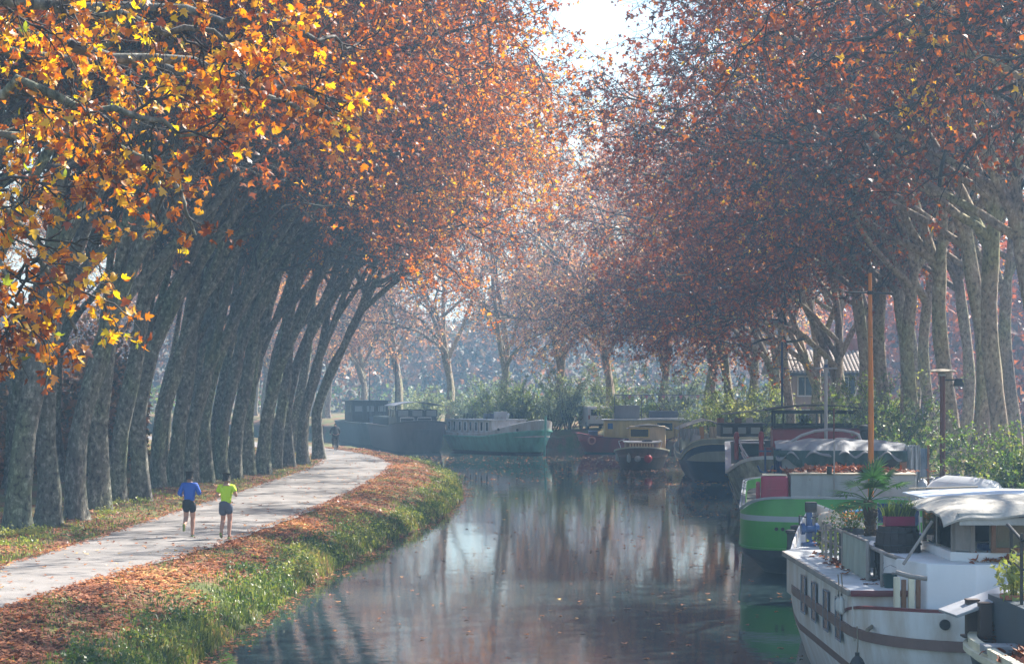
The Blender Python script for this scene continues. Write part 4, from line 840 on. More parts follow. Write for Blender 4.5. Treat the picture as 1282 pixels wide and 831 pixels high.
class Boat:
    def __init__(s, label, cat, loc, rz, L, B, ra, rf, pe=2.3, name='barge', pa=None):
        s.L, s.B, s.ra, s.rf, s.pe, s.pa = L, B, ra, rf, pe, pa or pe; s.e = empty(name, loc, rz, label, cat)
        u = np.linspace(0, 1, 15); lo = -L / 2 + ra * (1 - np.cos(u * math.pi / 2)); hi = L / 2 - rf * (1 - np.cos(u * math.pi / 2))
        s.ys = np.concatenate([lo, np.linspace(-L / 2 + ra, L / 2 - rf, 12)[1:-1], hi[::-1]])
    def hw(s, y):
        y = np.asarray(y, float); a = np.clip((y + s.L / 2) / s.ra, 0, 1); f = np.clip((s.L / 2 - y) / s.rf, 0, 1)
        return s.B / 2 * np.minimum((1 - (1 - a) ** s.pa) ** (1 / s.pa), (1 - (1 - f) ** s.pe) ** (1 / s.pe))
    def loop(s, zf, inset=0.0, rake=0.0):
        """closed outline at the level zf(y), drawn in by inset and shortened at both ends by rake"""
        k = (s.L / 2 - rake - inset) / (s.L / 2); w = s.hw(s.ys) * (1 - inset / (s.B / 2)) 
        w = w - rake * .22 * (w / (s.B / 2)); y = s.ys * k; z = np.array([zf(v) if callable(zf) else zf for v in s.ys])
        pts = [(-a, b, c) for a, b, c in zip(w, y, z)] + [(a, b, c) for a, b, c in zip(w[::-1][1:-1], y[::-1][1:-1], z[::-1][1:-1])]
        return pts
    def hull(s, levels, mats, name='hull'):
        """levels: (z, inset, rake, material index of the band above)"""
        V, Fq, mi = [], [], []; n = None
        for k, (z, i, r, m) in enumerate(levels):
            p = s.loop(z, i, r); n = len(p); V += p
            if k: 
                for j in range(n): Fq.append(((k - 1) * n + j, (k - 1) * n + (j + 1) % n, k * n + (j + 1) % n, k * n + j)); mi.append(levels[k - 1][3])
        b = MB(); b.v = V; b.f = Fq; b.m = mi; b.f.append(tuple(range(n))); b.m.append(levels[0][3]); return b.build(name, mats, s.e, smooth=True)
    def deck(s, z, m, inset=.09, name='deck'):
        w = np.maximum(s.hw(s.ys) - inset, 0); k = (s.L / 2 - inset) / (s.L / 2); V = []
        for a, y in zip(w, s.ys): zz = z(y) if callable(z) else z; V += [(-a, y * k, zz), (0, y * k, zz + .02), (a, y * k, zz)]
        b = MB(); b.v = V
        for i in range(len(s.ys) - 1):
            for j in (0, 1): b.f.append((i * 3 + j, i * 3 + j + 1, i * 3 + 4 + j, i * 3 + 3 + j)); b.m.append(0)
        return b.build(name, m, s.e)
    def band(s, z, h, t, m, name='rub_rail', rake=0.0, sel=None):
        a, b_, c, d = s.loop(z, -t, rake), s.loop(lambda y: (z(y) if callable(z) else z) + h, -t, rake), s.loop(lambda y: (z(y) if callable(z) else z) + h, .03, rake), s.loop(z, .03, rake)
        n = len(a); V = a + b_ + c + d; o = MB(); o.v = V
        for j in range(n):
            if sel and not sel(a[j][0], a[j][1]): continue
            for q in range(4): o.f.append((q * n + j, q * n + (j + 1) % n, ((q + 1) % 4) * n + (j + 1) % n, ((q + 1) % 4) * n + j)); o.m.append(0)
        return o.build(name, m, s.e, smooth=False)
def window(parent, c, w, h, face, frame, glass, t=.05, dep=.05, name='window', rz=0.0):
    """face: '-y' towards the camera, '-x' to the left, '+x', '+y'. Frame bars stand proud, the pane sits inside."""
    a = {'-y': 0, '+x': R(90), '+y': R(180), '-x': R(-90)}[face] + rz
    b = MB(); d = dep
    for q, s_ in (((0, 0, h / 2 - t / 2), (w, d, t)), ((0, 0, -h / 2 + t / 2), (w, d, t)), ((-w / 2 + t / 2, 0, 0), (t, d, h - 2 * t)), ((w / 2 - t / 2, 0, 0), (t, d, h - 2 * t))): b.box(q, s_)
    f = b.build(name, frame, parent, loc=c, rz=a, bevel=.006, segs=1); MB().box((0, .008, 0), (w - 2 * t + .01, .012, h - 2 * t + .01)).build('pane', glass, f); return f
def leaf_heap(loc, rx, ry, h, n, seed, label, size=.13):
    r_ = np.random.default_rng(seed); q = r_.normal(size=(n, 2)) * .45; rr = np.clip(1 - (q ** 2).sum(1), 0, 1); p = np.stack([q[:, 0] * rx, q[:, 1] * ry, h * rr * r_.random(n) + .02], 1)
    V, Fq = leaves_np(p, r_.uniform(size * .7, size * 1.3, n), r_, LEAF10, droop=0, flat=.45); o = bpy.data.objects.new('fallen_leaves', npmesh('fallen_leaves', V, Fq, False, [M['leaf_pile']])); link(o); o.location = loc; tag(o, kind='stuff'); return o
def fender(loc, L, r, m, label, cap=None, rope=.35, group=None, ball=False):
    e = empty('fender', loc, 0, label, 'fender', group)
    if ball: pr = [(r * math.sin(a), -r * math.cos(a)) for a in [.05 + k * (math.pi - .1) / 9 for k in range(10)]]
    else: pr = [(.25 * r, -L / 2), (.8 * r, -L / 2 + r * .5), (r, -L / 2 + r), (r, L / 2 - r), (.7 * r, L / 2 - r * .4), (.3 * r, L / 2), (.3 * r, L / 2 + r * .4)]
    MB().lathe(pr, n=14).build('fender_body', m, e, smooth=True); z0 = r if ball else L / 2
    MB().lathe([(.3 * r, z0 - .01), (.3 * r, z0 + .05)], n=8).build('fender_cap', cap or M['black_metal'], e); tube('rope', [(0, 0, z0 + .03), (.01, 0, z0 + rope * .5), (0, .02, z0 + rope)], .010, M['rope'], e, 5)
    return e
def outline_pt(b, x, side=-1):
    """the local y of the near end's outline at x"""
    ys = np.linspace(-b.L / 2, 0, 400); w = b.hw(ys); return float(np.interp(abs(x), w[:200], ys[:200]))

# ---- A: the nearest white houseboat
A = Boat('nearest white houseboat with a brown rub band, four side windows and wheelhouse', 'houseboat', (7.40, 37.9, 0), 0, 20.8, 4.7, 2.6, 13.0, 1.25, name='houseboat', pa=2.6)
def shA(y): return 1.50 + (.62 * (1 - math.exp(-((-7.2 - y) / 1.2))) * .8 if y < -7.2 else 0) + (.75 * (y / 10.4) ** 2 if y > 0 else 0)
A.hull([(-.5, .5, .9, 0), (.12, .25, .45, 0), (.80, .06, .12, 1), (.93, .05, .10, 0), (1.42, .0, .0, 0), (shA, .0, -.05, 0), (lambda y: shA(y) + .012, .05, -.02, 0), (1.32, .07, 0, 0)], [M['white_hull'], M['brown_band']])
A.deck(1.34, M['deck_white'])
A.band(lambda y: 1.42 + .25 * (y / 10.4) ** 2 * (y > 0), .15, .045, M['brown_band'], 'rub_rail', sel=lambda x, y: True)
A.band(lambda y: shA(y), .045, .03, M['maroon'], 'cap_rail', sel=lambda x, y: y < -7.3); A.band(lambda y: shA(y), .045, .025, M['white_paint'], 'bow_rail', sel=lambda x, y: y > -2.0)
def prism_x(b, poly, z0, z1, nm, m, bev=.02): return MB().prism(poly, z0, z1).build(nm, m, b.e, bevel=bev)
prism_x(A, [(-2.352, -8.55), (2.352, -8.55), (2.352, -5), (2.352, -1.5), (1.9, -.6), (-1.9, -.6), (-2.352, -1.5), (-2.352, -5)], 1.36, 2.06, 'cabin', M['white_hull'])
prism_x(A, [(-2.40, -8.62), (2.40, -8.62), (2.40, -1.5), (1.95, -.52), (-1.95, -.52), (-2.40, -1.5)], 2.06, 2.12, 'roof_deck', M['deck_white'], .01)
box('roof_edge', (-2.415, -5.05, 2.075), (.06, 7.1, .09), M['grey_wood'], A.e); box('roof_edge', (-.4, -8.65, 2.075), (4.0, .06, .09), M['maroon'], A.e)
for k, dd in enumerate((30.45, 31.65, 32.9, 34.1)):
    window(A.e, (-2.392, dd - 37.9, 1.56), .50, .66, '-x', pm('steel_blue', (.16, .20, .27), .35), M['glass'], .028, .018)
# wheelhouse base with chamfered corners, its wooden window band and the canvas roof
prism_x(A, [(-1.65, -8.4), (-1.38, -9.15), (-.72, -9.35), (.35, -9.0), (1.7, -8.7), (1.7, -6.4), (-1.65, -6.4)], 1.36, 2.56, 'wheelhouse_base', M['white_paint'], .025)
prism_x(A, [(-.95, -8.75), (-.62, -8.95), (.35, -8.85), (1.75, -8.5), (1.75, -6.6), (-.95, -6.6)], 2.56, 2.70, 'wheelhouse_sill', M['white_paint'], .02)
def bar(b, p, q, r, m, nm, sq=True):
    p, q = Vector(p), Vector(q); return MB().tube([p, q], r * 1.3, 4).build(nm, m, b.e if isinstance(b, Boat) else b)
for x, y in ((-.90, -8.72), (-.66, -8.90), (-.36, -8.92), (.80, -8.78), (1.7, -8.5), (1.7, -6.7), (-.9, -6.7), (-.9, -7.7)): bar(A, (x, y, 2.70), (x, y, 3.26), .035, M['wood'] if x > -.6 else M['grey_wood'], 'window_post')
for z in (2.735, 3.22):
    tube('window_rail', [(-.36, -8.93, z), (.80, -8.80, z), (1.7, -8.5, z)], .05, M['wood'], A.e, 4)
box('side_panel', (-.78, -8.84, 2.97), (.24, .02, .50), M['grey_wood'], A.e, rz=-.55)
for a, b2, nm in (((-.30, -8.90), (.75, -8.78), 0), ((.86, -8.76), (1.66, -8.52), 0), ((-.92, -8.6), (-.92, -6.7), 0)):
    x0, y0 = a; x1, y1 = b2; L = math.hypot(x1 - x0, y1 - y0); MB().box(((x0 + x1) / 2, (y0 + y1) / 2, 2.98), (L, .012, .46), rz=math.atan2(y1 - y0, x1 - x0)).build('pane', M['clear'], A.e)
box('curtain', (-.02, -8.55, 2.95), (.62, .02, .44), M['canvas_cream'], A.e); box('curtain', (1.35, -8.25, 3.0), (.5, .02, .4), M['canvas_cream'], A.e)
box('seat_back', (.3, -8.0, 2.85), (.9, .12, .35), M['black_cloth'], A.e); box('cushion', (.1, -8.4, 2.74), (1.1, .3, .12), M['dark_blue_cloth'], A.e, bevel=.04)
box('inner_wall', (.4, -6.75, 2.95), (2.5, .04, .6), pm('inner_shade_black', (.03, .022, .02), .8), A.e)  # near-black colour paints in the shade of interiors and openings
def canvas(name, x0, x1, y0, y1, zf, m, parent, nx=26, ny=14, th=.03, hang=.12):
    V = []; 
    for j in range(ny + 1):
        for i in range(nx + 1):
            u, v = i / nx, j / ny; x = x0 + (x1 - x0) * u; y = y0 + (y1 - y0) * v; V.append((x, y, zf(u, v)))
    n = nx + 1; k = len(V); V += [(x, y, z - th) for x, y, z in V]; b = MB(); b.v = V
    for j in range(ny):
        for i in range(nx): a = j * n + i; b.f.append((a, a + 1, a + n + 1, a + n)); b.f.append((k + a, k + a + n, k + a + n + 1, k + a + 1))
    for i in range(nx): b.f.append((i, k + i, k + i + 1, i + 1)); a = ny * n + i; b.f.append((a, a + 1, k + a + 1, k + a))
    for j in range(ny): a = j * n; b.f.append((a, a + n, k + a + n, k + a)); a = j * n + nx; b.f.append((a, k + a, k + a + n, a + n))
    b.m = [0] * len(b.f); return b.build(name, m, parent, smooth=True)
canvas('canvas_roof', -1.18, 2.1, -9.35, -6.3, lambda u, v: 3.42 - .14 * max(0, 1 - v * 7) ** 2 - .08 * max(0, 1 - u * 6) ** 2 - .10 * (2 * u - 1.1) ** 2 * .6 + .02 * math.sin(u * 21 + v * 5) * (1 - v) + .015 * math.sin(v * 30), M['canvas_cream'], A.e, 36, 22)
MB().extr([(-9.36, 3.13), (-9.33, 3.22), (-9.28, 3.30), (-9.22, 3.30), (-9.30, 3.13)], 'x', -.95, 2.0).build('roof_valance', M['canvas_cream'], A.e)
for x in (-.1, .55, 1.2): tube('roof_lacing', [(x, -9.375, 3.25), (x + .32, -9.375, 3.265)], .008, M['black_metal'], A.e, 5)
canvas('sun_canopy', -.6, 2.4, -5.8, -3.4, lambda u, v: 3.36 - .25 * (u - .5) ** 2, pm('pale_blue_canvas', (.55, .62, .70), .6, dirt=.2), A.e, 10, 6)
for x, y in ((-.5, -5.7), (2.3, -5.7), (-.5, -3.5), (2.3, -3.5)): bar(A, (x, y, 2.1), (x, y, 3.3), .015, M['steel_rail'], 'canopy_post')
tube('roof_stay', [tuple(P(1167, 652, 29.2) - Vector((7.40, 37.9, 0))), tuple(P(1131, 706, 29.0) - Vector((7.40, 37.9, 0)))], .022, M['grey_wood'], A.e)
def LA(px, py, d): return tuple(P(px, py, d) - Vector((7.40, 37.9, 0)))
for px in (1119, 1137): p = LA(px, 742, 28.95); box('door_post', (p[0], p[1] - .22, 2.11), (.085, .09, .52), M['cream'], A.e)
for px in (1128, 1146): p = LA(px, 742, 28.95); box('door_panel', (p[0], p[1] - .20, 2.09), (.07, .05, .48), M['wood'], A.e)
tube('grab_rail', [LA(1122, 716, 28.2), LA(1140, 721, 28.1), LA(1161, 724, 28.05)], .035, M['grey_wood'], A.e)
box('deck_locker', (-1.95, -9.05, 1.82), (.34, .30, .18), M['maroon'], A.e, bevel=.03)
for x in (-1.35, -.98, 1.2):                           # fairleads in the bulwark
    y = outline_pt(A, x) - .05; MB().lathe([(.035, -.02), (.075, -.02), (.075, .02), (.035, .02)], (x, y - .02, 1.80), 16, axis='Y').build('fairlead', M['black_metal'], A.e, smooth=True); 
    MB().lathe([(.03, 0), (.05, .005)], (x, y - .03, 1.80), 12, axis='Y').build('fairlead_opening', M['inner_shade_black'], A.e)  # flat disc, the darkness of the opening is painted on
# railing on the roof deck
rp = [LA(1030, 697, 35.4), LA(1034, 700, 34.9), LA(1040, 705, 34.2), LA(1046, 709, 33.6), LA(1055, 716, 33.0)]
for x, y, z in rp: box('rail_post', (x, y, 2.40), (.045, .045, .58), M['grey_wood'], A.e, bevel=.005)
xr = rp[0][0]; tube('handrail', [(xr + .25, -2.35, 2.66), (xr + .02, -2.42, 2.71), (xr, -3.0, 2.71), (xr, -4.9, 2.68), (xr + .02, -7.0, 2.64), (xr + .1, -8.1, 2.60), (xr + .45, -8.5, 2.50), (xr + 1.0, -8.45, 2.53), (xr + 1.6, -8.35, 2.58)], .032, M['grey_wood'], A.e)
tube('mid_rail', [(xr, -2.5, 2.42), (xr, -4.9, 2.42), (xr, -7.0, 2.40)], .020, M['grey_wood'], A.e); tube('mid_rail', [(xr + .15, -8.2, 2.32), (xr + .6, -8.5, 2.27), (xr + 1.0, -8.5, 2.28)], .026, M['grey_wood'], A.e)
for y in (-7.1, -8.15): box('rail_post', (xr, y, 2.38), (.045, .045, .52), M['grey_wood'], A.e, bevel=.005)
bd = empty('board_panel', (xr - .05, -6.1, 2.42)); bd.parent = A.e
for k in range(4): box('plank', (0, -.83 + k * .55, 0), (.025, .54, .58), M['pale_green_board'], bd, bevel=.006)
box('panel_frame', (0, 1.12, 0), (.05, .05, .62), M['grey_wood'], bd, bevel=.005); box('panel_frame', (0, -1.13, 0), (.05, .05, .62), M['grey_wood'], bd, bevel=.005); box('panel_frame', (0, 0, .31), (.05, 2.2, .035), M['grey_wood'], bd, bevel=.005)
# foredeck
def WA(x, y, z): return (7.40 + x, 37.9 + y, z)
for p in (LA(990, 668, 44.2), LA(996, 664, 45.6)):
    MB().lathe([(.10, 0), (.10, .05), (.085, .07), (.085, .36), (.12, .38), (.12, .44), (.05, .46)], (p[0], p[1], 1.50), 14).build('bollard', M['black_metal'], A.e, smooth=True)
wl = LA(1013, 668, 44.6); w_ = empty('windlass', (wl[0], wl[1], 1.4)); w_.parent = A.e
box('windlass_base', (0, 0, .12), (.35, .3, .24), M['blue_trim'], w_); box('windlass_post', (0, 0, .62), (.13, .13, .8), M['blue_trim'], w_); box('windlass_head', (.04, 0, 1.03), (.26, .16, .24), M['black_metal'], w_, bevel=.03)
for a in (-1, 1): tube('crank_handle', [(a * .07, 0, .8), (a * .22, 0, .84), (a * .22, -.02, .62)], .02, M['black_metal'], w_, 6)
MB().lathe([(.10, -.2), (.13, -.2), (.13, -.12), (.08, -.1), (.08, .1), (.13, .12), (.13, .2), (.10, .2)], (0, -.12, .55), 12, axis='X').build('winch_drum', M['blue_trim'], w_, smooth=True)
box('deck_hatch', (wl[0] + .1, wl[1] - 4.4, 1.62), (1.1, 1.0, .55), M['white_paint'], A.e, bevel=.04)
ty = MB(); c0 = (wl[0] + .12, wl[1] - 4.98, 1.68); ty.tube([(c0[0] + .13 * math.cos(a), c0[1], c0[2] + .13 * math.sin(a)) for a in [k * math.pi / 10 for k in range(21)]], .05, 8, caps=False)
o = ty.build('tyre', M['tyre'], smooth=True); o.location = (7.40, 37.9, 0); tag(o, 'small black tyre hanging on the white hatch of the nearest houseboat', 'tyre')
for k in range(9): y = 4.6 + k * .42; x = float(-A.hw(y)) + .09; bar(A, (x, y, 1.36), (x, y, shA(y)), .02, M['white_paint'], 'bulwark_stanchion')
leaf_heap(WA(-.35, 6.4, 1.35), .42, 1.0, .28, 520, 5, 'heap'); leaf_heap(WA(-1.1, 1.0, 1.35), .4, 1.8, .08, 260, 6, 'heap'); leaf_heap(WA(-1.25, -7.6, 2.12), .55, .7, .10, 240, 7, 'heap', .12); leaf_heap(WA(-1.9, -4.6, 2.12), .18, 2.6, .03, 60, 8, 'h', .11)
lh = leaf_heap(WA(.15, -8.93, 2.57), .75, .16, .05, 240, 9, 'h', .12); leaf_heap(WA(.45, -9.0, 2.38), .35, .06, .25, 60, 19, 'h', .13)
# things standing on the roof deck
def pot_box(loc, w, d, h, m, label, name='planter', cat='planter', rim=True, rz=0):
    e = empty(name, loc, rz, label, cat); b = MB()
    for c, s_ in (((0, -d / 2 + .015, h / 2), (w, .03, h)), ((0, d / 2 - .015, h / 2), (w, .03, h)), ((-w / 2 + .015, 0, h / 2), (.03, d - .06, h)), ((w / 2 - .015, 0, h / 2), (.03, d - .06, h)), ((0, 0, .02), (w - .06, d - .06, .04))): b.box(c, s_)
    b.build('box', m, e, bevel=.006, segs=1); box('soil', (0, 0, h - .05), (w - .065, d - .065, .05), pm('soil', (.05, .035, .025), .95), e, bevel=0)
    return e
def palm(loc, trunk_h, R_, n, label, seed, scale=1.0):
    r_ = np.random.default_rng(seed); e = empty('palm', loc, 0, label, 'palm'); t = MB(); pts = [(0.03 * math.sin(k), .02 * k, trunk_h * k / 6) for k in range(7)]
    t.tube(pts, [.085, .08, .075, .075, .08, .10, .09], 10); 
    for k in range(46): z = trunk_h * r_.random(); a = r_.random() * 6.28; t.box((.085 * math.cos(a), .085 * math.sin(a), z), (.03, .05, .09), rz=a, ry=.5)
    t.build('trunk', pm('palm_fibre', (.12, .08, .05), .95, bump=.8, scale=20), e)
    for k in range(n):
        az = k * 2.4 + r_.uniform(-.3, .3); el = R(r_.uniform(5, 85)); ln = R_ * r_.uniform(.6, .9); d = np.array([math.cos(az) * math.cos(el), math.sin(az) * math.cos(el), math.sin(el)])
        o = np.array(pts[-1]); q, _ = walk(r_, o, d, ln, 5, .03, (0, 0, -.12)); V = []; Fq = []; b = MB(); b.tube([tuple(p) for p in q], [.012, .010, .009, .008, .007, .006], 4)
        hub = q[-1]; t_ = nrm(q[-1] - q[-2]); u = nrm(np.cross(t_, [0, 0, 1.0]) + 1e-6); w_ = np.cross(u, t_)
        for j in range(17):                            # fan of pointed segments
            a = R(-105 + 210 * j / 16); dr = nrm(t_ * math.cos(a) + u * math.sin(a) - w_ * .05); L = R_ * .62 * (1 - .22 * abs(math.sin(a / 1.3))) * r_.uniform(.9, 1.1); sd = nrm(np.cross(dr, w_)) * .017
            m1 = hub + dr * L * .5; tp = hub + dr * L - np.array([0, 0, L * .18 * r_.random()]); k0 = len(b.v); b.v += [tuple(hub - sd * .3), tuple(hub + sd * .3), tuple(m1 + sd), tuple(m1 - sd), tuple(tp)]; b.f += [(k0, k0 + 1, k0 + 2, k0 + 3), (k0 + 3, k0 + 2, k0 + 4)]; b.m += [0, 0]
        b.build('frond', M['palm'], e)
    return e
dk = 2.12
g = P(1090, 690, 32.6); pot_box((g.x, 32.6, dk), .36, .36, .56, M['pale_grey'], 'grey square planter holding the palm on the white houseboat'); palm((g.x, 32.6, dk + .5), .62, .62, 17, 'potted fan palm standing on the roof of the nearest white houseboat', 3)
g = P(1066, 685, 33.9); pot_box((g.x, 33.9, dk), .38, .34, .60, pm('slate', (.06, .065, .08), .7), 'dark grey planter with orange flowers left of the potted palm')
def plant(loc, r, h, n, size, m, label, cat='plant', name='potted_plant', droop=-.2, seed=1, fl=None, group=None):
    r_ = np.random.default_rng(seed); e = empty(name, loc, 0, label, cat, group); b = MB()
    for k in range(9): a = k * .7; b.tube([(0, 0, -.02), (r * .3 * math.cos(a), r * .3 * math.sin(a), h * .5), (r * .6 * math.cos(a), r * .6 * math.sin(a), h * .85)], .006, 4)
    o = b.build('stems', M['leaf_green'], e); o['kind'] = 'stuff'
    p = r_.normal(size=(n, 3)) * np.array([r * .5, r * .5, h * .28]) + np.array([0, 0, h * .5]); p[:, 2] = np.clip(p[:, 2], 0.0, None)
    V, Fq = leaves_np(p, r_.uniform(size * .6, size * 1.3, n), r_, LEAF4, droop=droop); o = bpy.data.objects.new('foliage', npmesh('foliage', V, Fq, False, [m])); link(o, e); o['kind'] = 'stuff'
    if fl:
        p = r_.normal(size=(fl[1], 3)) * np.array([r * .5, r * .5, h * .22]) + np.array([0, 0, h * .75]); V, Fq = leaves_np(p, size * .9, r_, LEAF4, droop=0, flat=.2); o = bpy.data.objects.new('flowers', npmesh('flowers', V, Fq, False, [fl[0]])); link(o, e); o['kind'] = 'stuff'
    return e
M['orange_fl'] = leaf_mat('orange_flower', [(.2, (.55, .12, .02)), (.8, (.75, .28, .03))], .3)
plant((g.x, 33.9, dk + .55), .42, .38, 420, .055, M['leaf_green'], 'orange flowering plant in the dark planter on the houseboat', seed=4, fl=(M['orange_fl'], 150))
g = P(1045, 660, 35.5); plant((g.x, 35.5, dk - .02), .30, .45, 320, .06, M['leaf_green'], 'dark green bushy plant at the front end of the houseboat railing', seed=8)
def grass_pot(loc, w, d, h, n, label):
    r_ = np.random.default_rng(12); e = empty('potted_plant', loc, 0, label, 'plant'); b = MB()
    for k in range(n):
        x, y = r_.uniform(-w / 2, w / 2), r_.uniform(-d / 2, d / 2); a = r_.uniform(0, 6.28); L = h * r_.uniform(.5, 1.1); ln = L * r_.uniform(.1, .8); s_ = .008; k0 = len(b.v)
        b.v += [(x - s_, y, 0), (x + s_, y, 0), (x + math.cos(a) * ln * .4 + s_, y + math.sin(a) * ln * .4, L * .65), (x + math.cos(a) * ln * .4 - s_, y + math.sin(a) * ln * .4, L * .65), (x + math.cos(a) * ln, y + math.sin(a) * ln, L * .9)]
        b.f += [(k0, k0 + 1, k0 + 2, k0 + 3), (k0 + 3, k0 + 2, k0 + 4)]; b.m += [0, 0]
    o = b.build('blades', M['grass'], e); o['kind'] = 'stuff'
# barrel with the red trough
g = P(1124, 700, 30.9); bl = empty('barrel', (g.x, 30.9, dk), 0, 'dark wooden barrel with iron hoops beside the wheelhouse of the white houseboat', 'barrel'); hb, rb = .84, .36
for k in range(18):
    a0, a1 = 2 * math.pi * k / 18 + .01, 2 * math.pi * (k + 1) / 18 - .01; b = MB(); zs = [0, .2, .42, .64, hb]; rr = [.29, .345, rb, .345, .30]
    V = [(r2 * math.cos(a), r2 * math.sin(a), z) for z, r1 in zip(zs, rr) for r2, a in ((r1, a0), (r1, a1), (r1 - .03, a1), (r1 - .03, a0))]; fs = [(i * 4 + j, i * 4 + (j + 1) % 4, i * 4 + 4 + (j + 1) % 4, i * 4 + 4 + j) for i in range(4) for j in range(4)] + [(3, 2, 1, 0), (16, 17, 18, 19)]
    b.add(V, fs).build('stave', pm('dark_oak', (.045, .035, .035), .8, dirt=.4, bump=.5, scale=8), bl)
for z, r_ in ((.08, .318), (.28, .36), (.56, .362), (.76, .323)): MB().tube([(r_ * math.cos(k * math.pi / 12), r_ * math.sin(k * math.pi / 12), z) for k in range(25)], .014, 4, caps=False).build('hoop', M['black_metal'], bl)
MB().lathe([(.29, 0), (.29, .02)], (0, 0, hb - .03), 20).build('lid', M['wood'], bl)
pot_box((g.x + .02, 30.9, dk + hb), .46, .22, .15, pm('magenta_pot', (.28, .015, .07), .5), 'magenta flower trough standing on the dark barrel'); grass_pot((g.x + .02, 30.9, dk + hb + .1), .42, .18, .34, 170, 'grassy plant growing in the magenta trough on the barrel')
# cream pleated cushion, blue table, bird house, bucket
g = P(1053, 640, 37.3); cu = empty('cushion', (g.x, 37.3, 2.42), .3, 'cream pleated cushion lying on a dark crate on the houseboat', 'cushion')
for k in range(6): MB().lathe([(.02, -.2), (.15, -.19), (.17, 0), (.15, .19), (.02, .2)], (-.25 + k * .1, 0, .20 - .018 * k), 12, axis='Y').build('cushion_fold', M['cloth_cushion'], cu, smooth=True)
cr = empty('crate', (g.x, 37.4, 1.98), 0, 'dark slatted crate beneath the cream cushion', 'crate')
for k in range(4): box('slat', (0, -.25, .06 + k * .11), (.8, .02, .09), M['black_metal'], cr, bevel=.004); box('slat', (-.39, 0, .06 + k * .11), (.02, .46, .09), M['black_metal'], cr, bevel=.004)
box('crate_lid', (0, 0, .42), (.8, .5, .03), M['black_metal'], cr)
tb = empty('table', (P(1098, 640, 36.2).x, 36.2, 2.12), 0, 'blue topped deck table behind the potted palm', 'table'); box('table_top', (0, 0, .74), (1.35, .6, .035), pm('bright_blue', (.03, .22, .45), .4), tb)
for x in (-.6, .6):
    for y in (-.25, .25): tube('leg', [(x, y, 0), (x * .97, y, .73)], .018, M['steel_rail'], tb, 6)
for k, (px, d) in enumerate(((1112, 35.4), (1139, 34.6))):
    ch = empty('chair', (P(px, 650, d).x, d, 2.12), .4 * k + 2.8, ['folding deck chair with dark fabric right of the palm', 'dark blue folding chair beside the barrel'][k], 'chair', 'deck chairs on the white houseboat')
    for x in (-.23, .23):
        tube('leg', [(x, -.25, 0), (x, .2, .46)], .014, M['steel_rail'], ch, 6); tube('leg', [(x, .25, 0), (x, -.18, .46), (x, -.30, .92)], .014, M['steel_rail'], ch, 6)
    box('seat', (0, .02, .44), (.46, .42, .03), M['dark_blue_cloth'], ch); box('backrest', (0, -.26, .74), (.46, .025, .36), M['dark_blue_cloth'], ch, rx=-.25)
bh = empty('bird_house', (P(1095, 690, 31.4).x, 31.4, dk), .2, 'small white bird house with a peaked roof at the foot of the palm', 'bird house'); box('box', (0, 0, .30), (.24, .2, .30), M['pale_grey'], bh); MB().extr([(-.17, .44), (0, .56), (.17, .44), (.17, .41), (0, .53), (-.17, .41)], 'y', -.14, .14).build('roof', M['white_paint'], bh)
MB().lathe([(.02, 0), (.03, .005)], (0, -.105, .33), 10, axis='Y').build('entrance_hole', M['inner_shade_black'], bh); bar(bh, (0, 0, 0), (0, 0, .16), .02, M['grey_wood'], 'post')
hs = MB(); c0 = Vector(LA(1103, 731, 30.4)) + Vector((7.40, 37.9, 0))
bk = empty('bucket', (c0.x, 29.65, dk), 0, 'dark round bucket on the rear edge of the houseboat roof', 'bucket'); MB().lathe([(.09, 0), (.12, .2), (.13, .21), (.11, .2), (.085, .02)], n=16).build('bucket_body', pm('dark_teal', (.01, .05, .05), .5), bk, smooth=True); tube('handle', [(-.12, 0, .2), (-.09, 0, .3), (0, 0, .34), (.09, 0, .3), (.12, 0, .2)], .006, M['steel_rail'], bk, 5)
fender((4.95, 29.75, 1.84), .26, .045, M['buoy_white'], 'white fender on the houseboat side, nearer its rear corner', group='white fenders on the houseboat side'); fender((4.95, 30.05, 1.82), .22, .045, M['buoy_white'], 'white fender on the houseboat side, next to the last window', group='white fenders on the houseboat side')
fender((4.95, 28.4, 1.12), .30, .11, M['black_metal'], 'black fender hanging on a rope at the near corner of the white houseboat', rope=.42)
tube('mooring_rope', [(5.12, 28.55, 1.62), (5.30, 28.85, 1.68), (5.50, 29.1, 1.75)], .03, M['rope'])
tag(bpy.context.scene.objects['mooring_rope'], 'frayed mooring rope wound round the rear corner of the white houseboat', 'rope')

# ---- B: the boat cut by the lower right corner
B_ = Boat('stern of a dark teal boat with a cream gunwale in the lower right corner', 'boat', (7.75, 21.4, 0), 0, 10.2, 4.0, 1.6, 2.2, 3.0, name='boat'); shB = 1.95
B_.hull([(-.4, .5, .5, 0), (.1, .3, .3, 0), (1.72, .02, .02, 1), (shB, 0, 0, 1), (shB + .005, .09, 0.05, 1), (1.85, .10, .05, 1)], [pm('teal_dark', (.03, .06, .075), .4, dirt=.3), M['cream']])
B_.deck(1.86, M['deck_grey']); B_.band(1.78, .07, .05, M['cream'], 'rub_rail')
def LB(px, py, d): return tuple(P(px, py, d) - Vector((7.75, 21.4, 0)))
for px, d in ((1217, 25.75), (1233, 25.35)):
    p = LB(px, 780, d); bb = MB(); bb.box((p[0], p[1], 2.12), (.16, .16, .46)); bb.box((p[0], p[1], 2.355), (.175, .175, .025)); bb.box((p[0], p[1], 1.885), (.26, .26, .03)); bb.build('bollard', pm('rust_brown', (.07, .045, .04), .6), B_.e, bevel=.012)
MB().lathe([(.05, 0), (.05, .25), (.02, .3)], (-1.78, 4.35, 1.95), 10).build('cleat', M['navy'], B_.e, smooth=True)
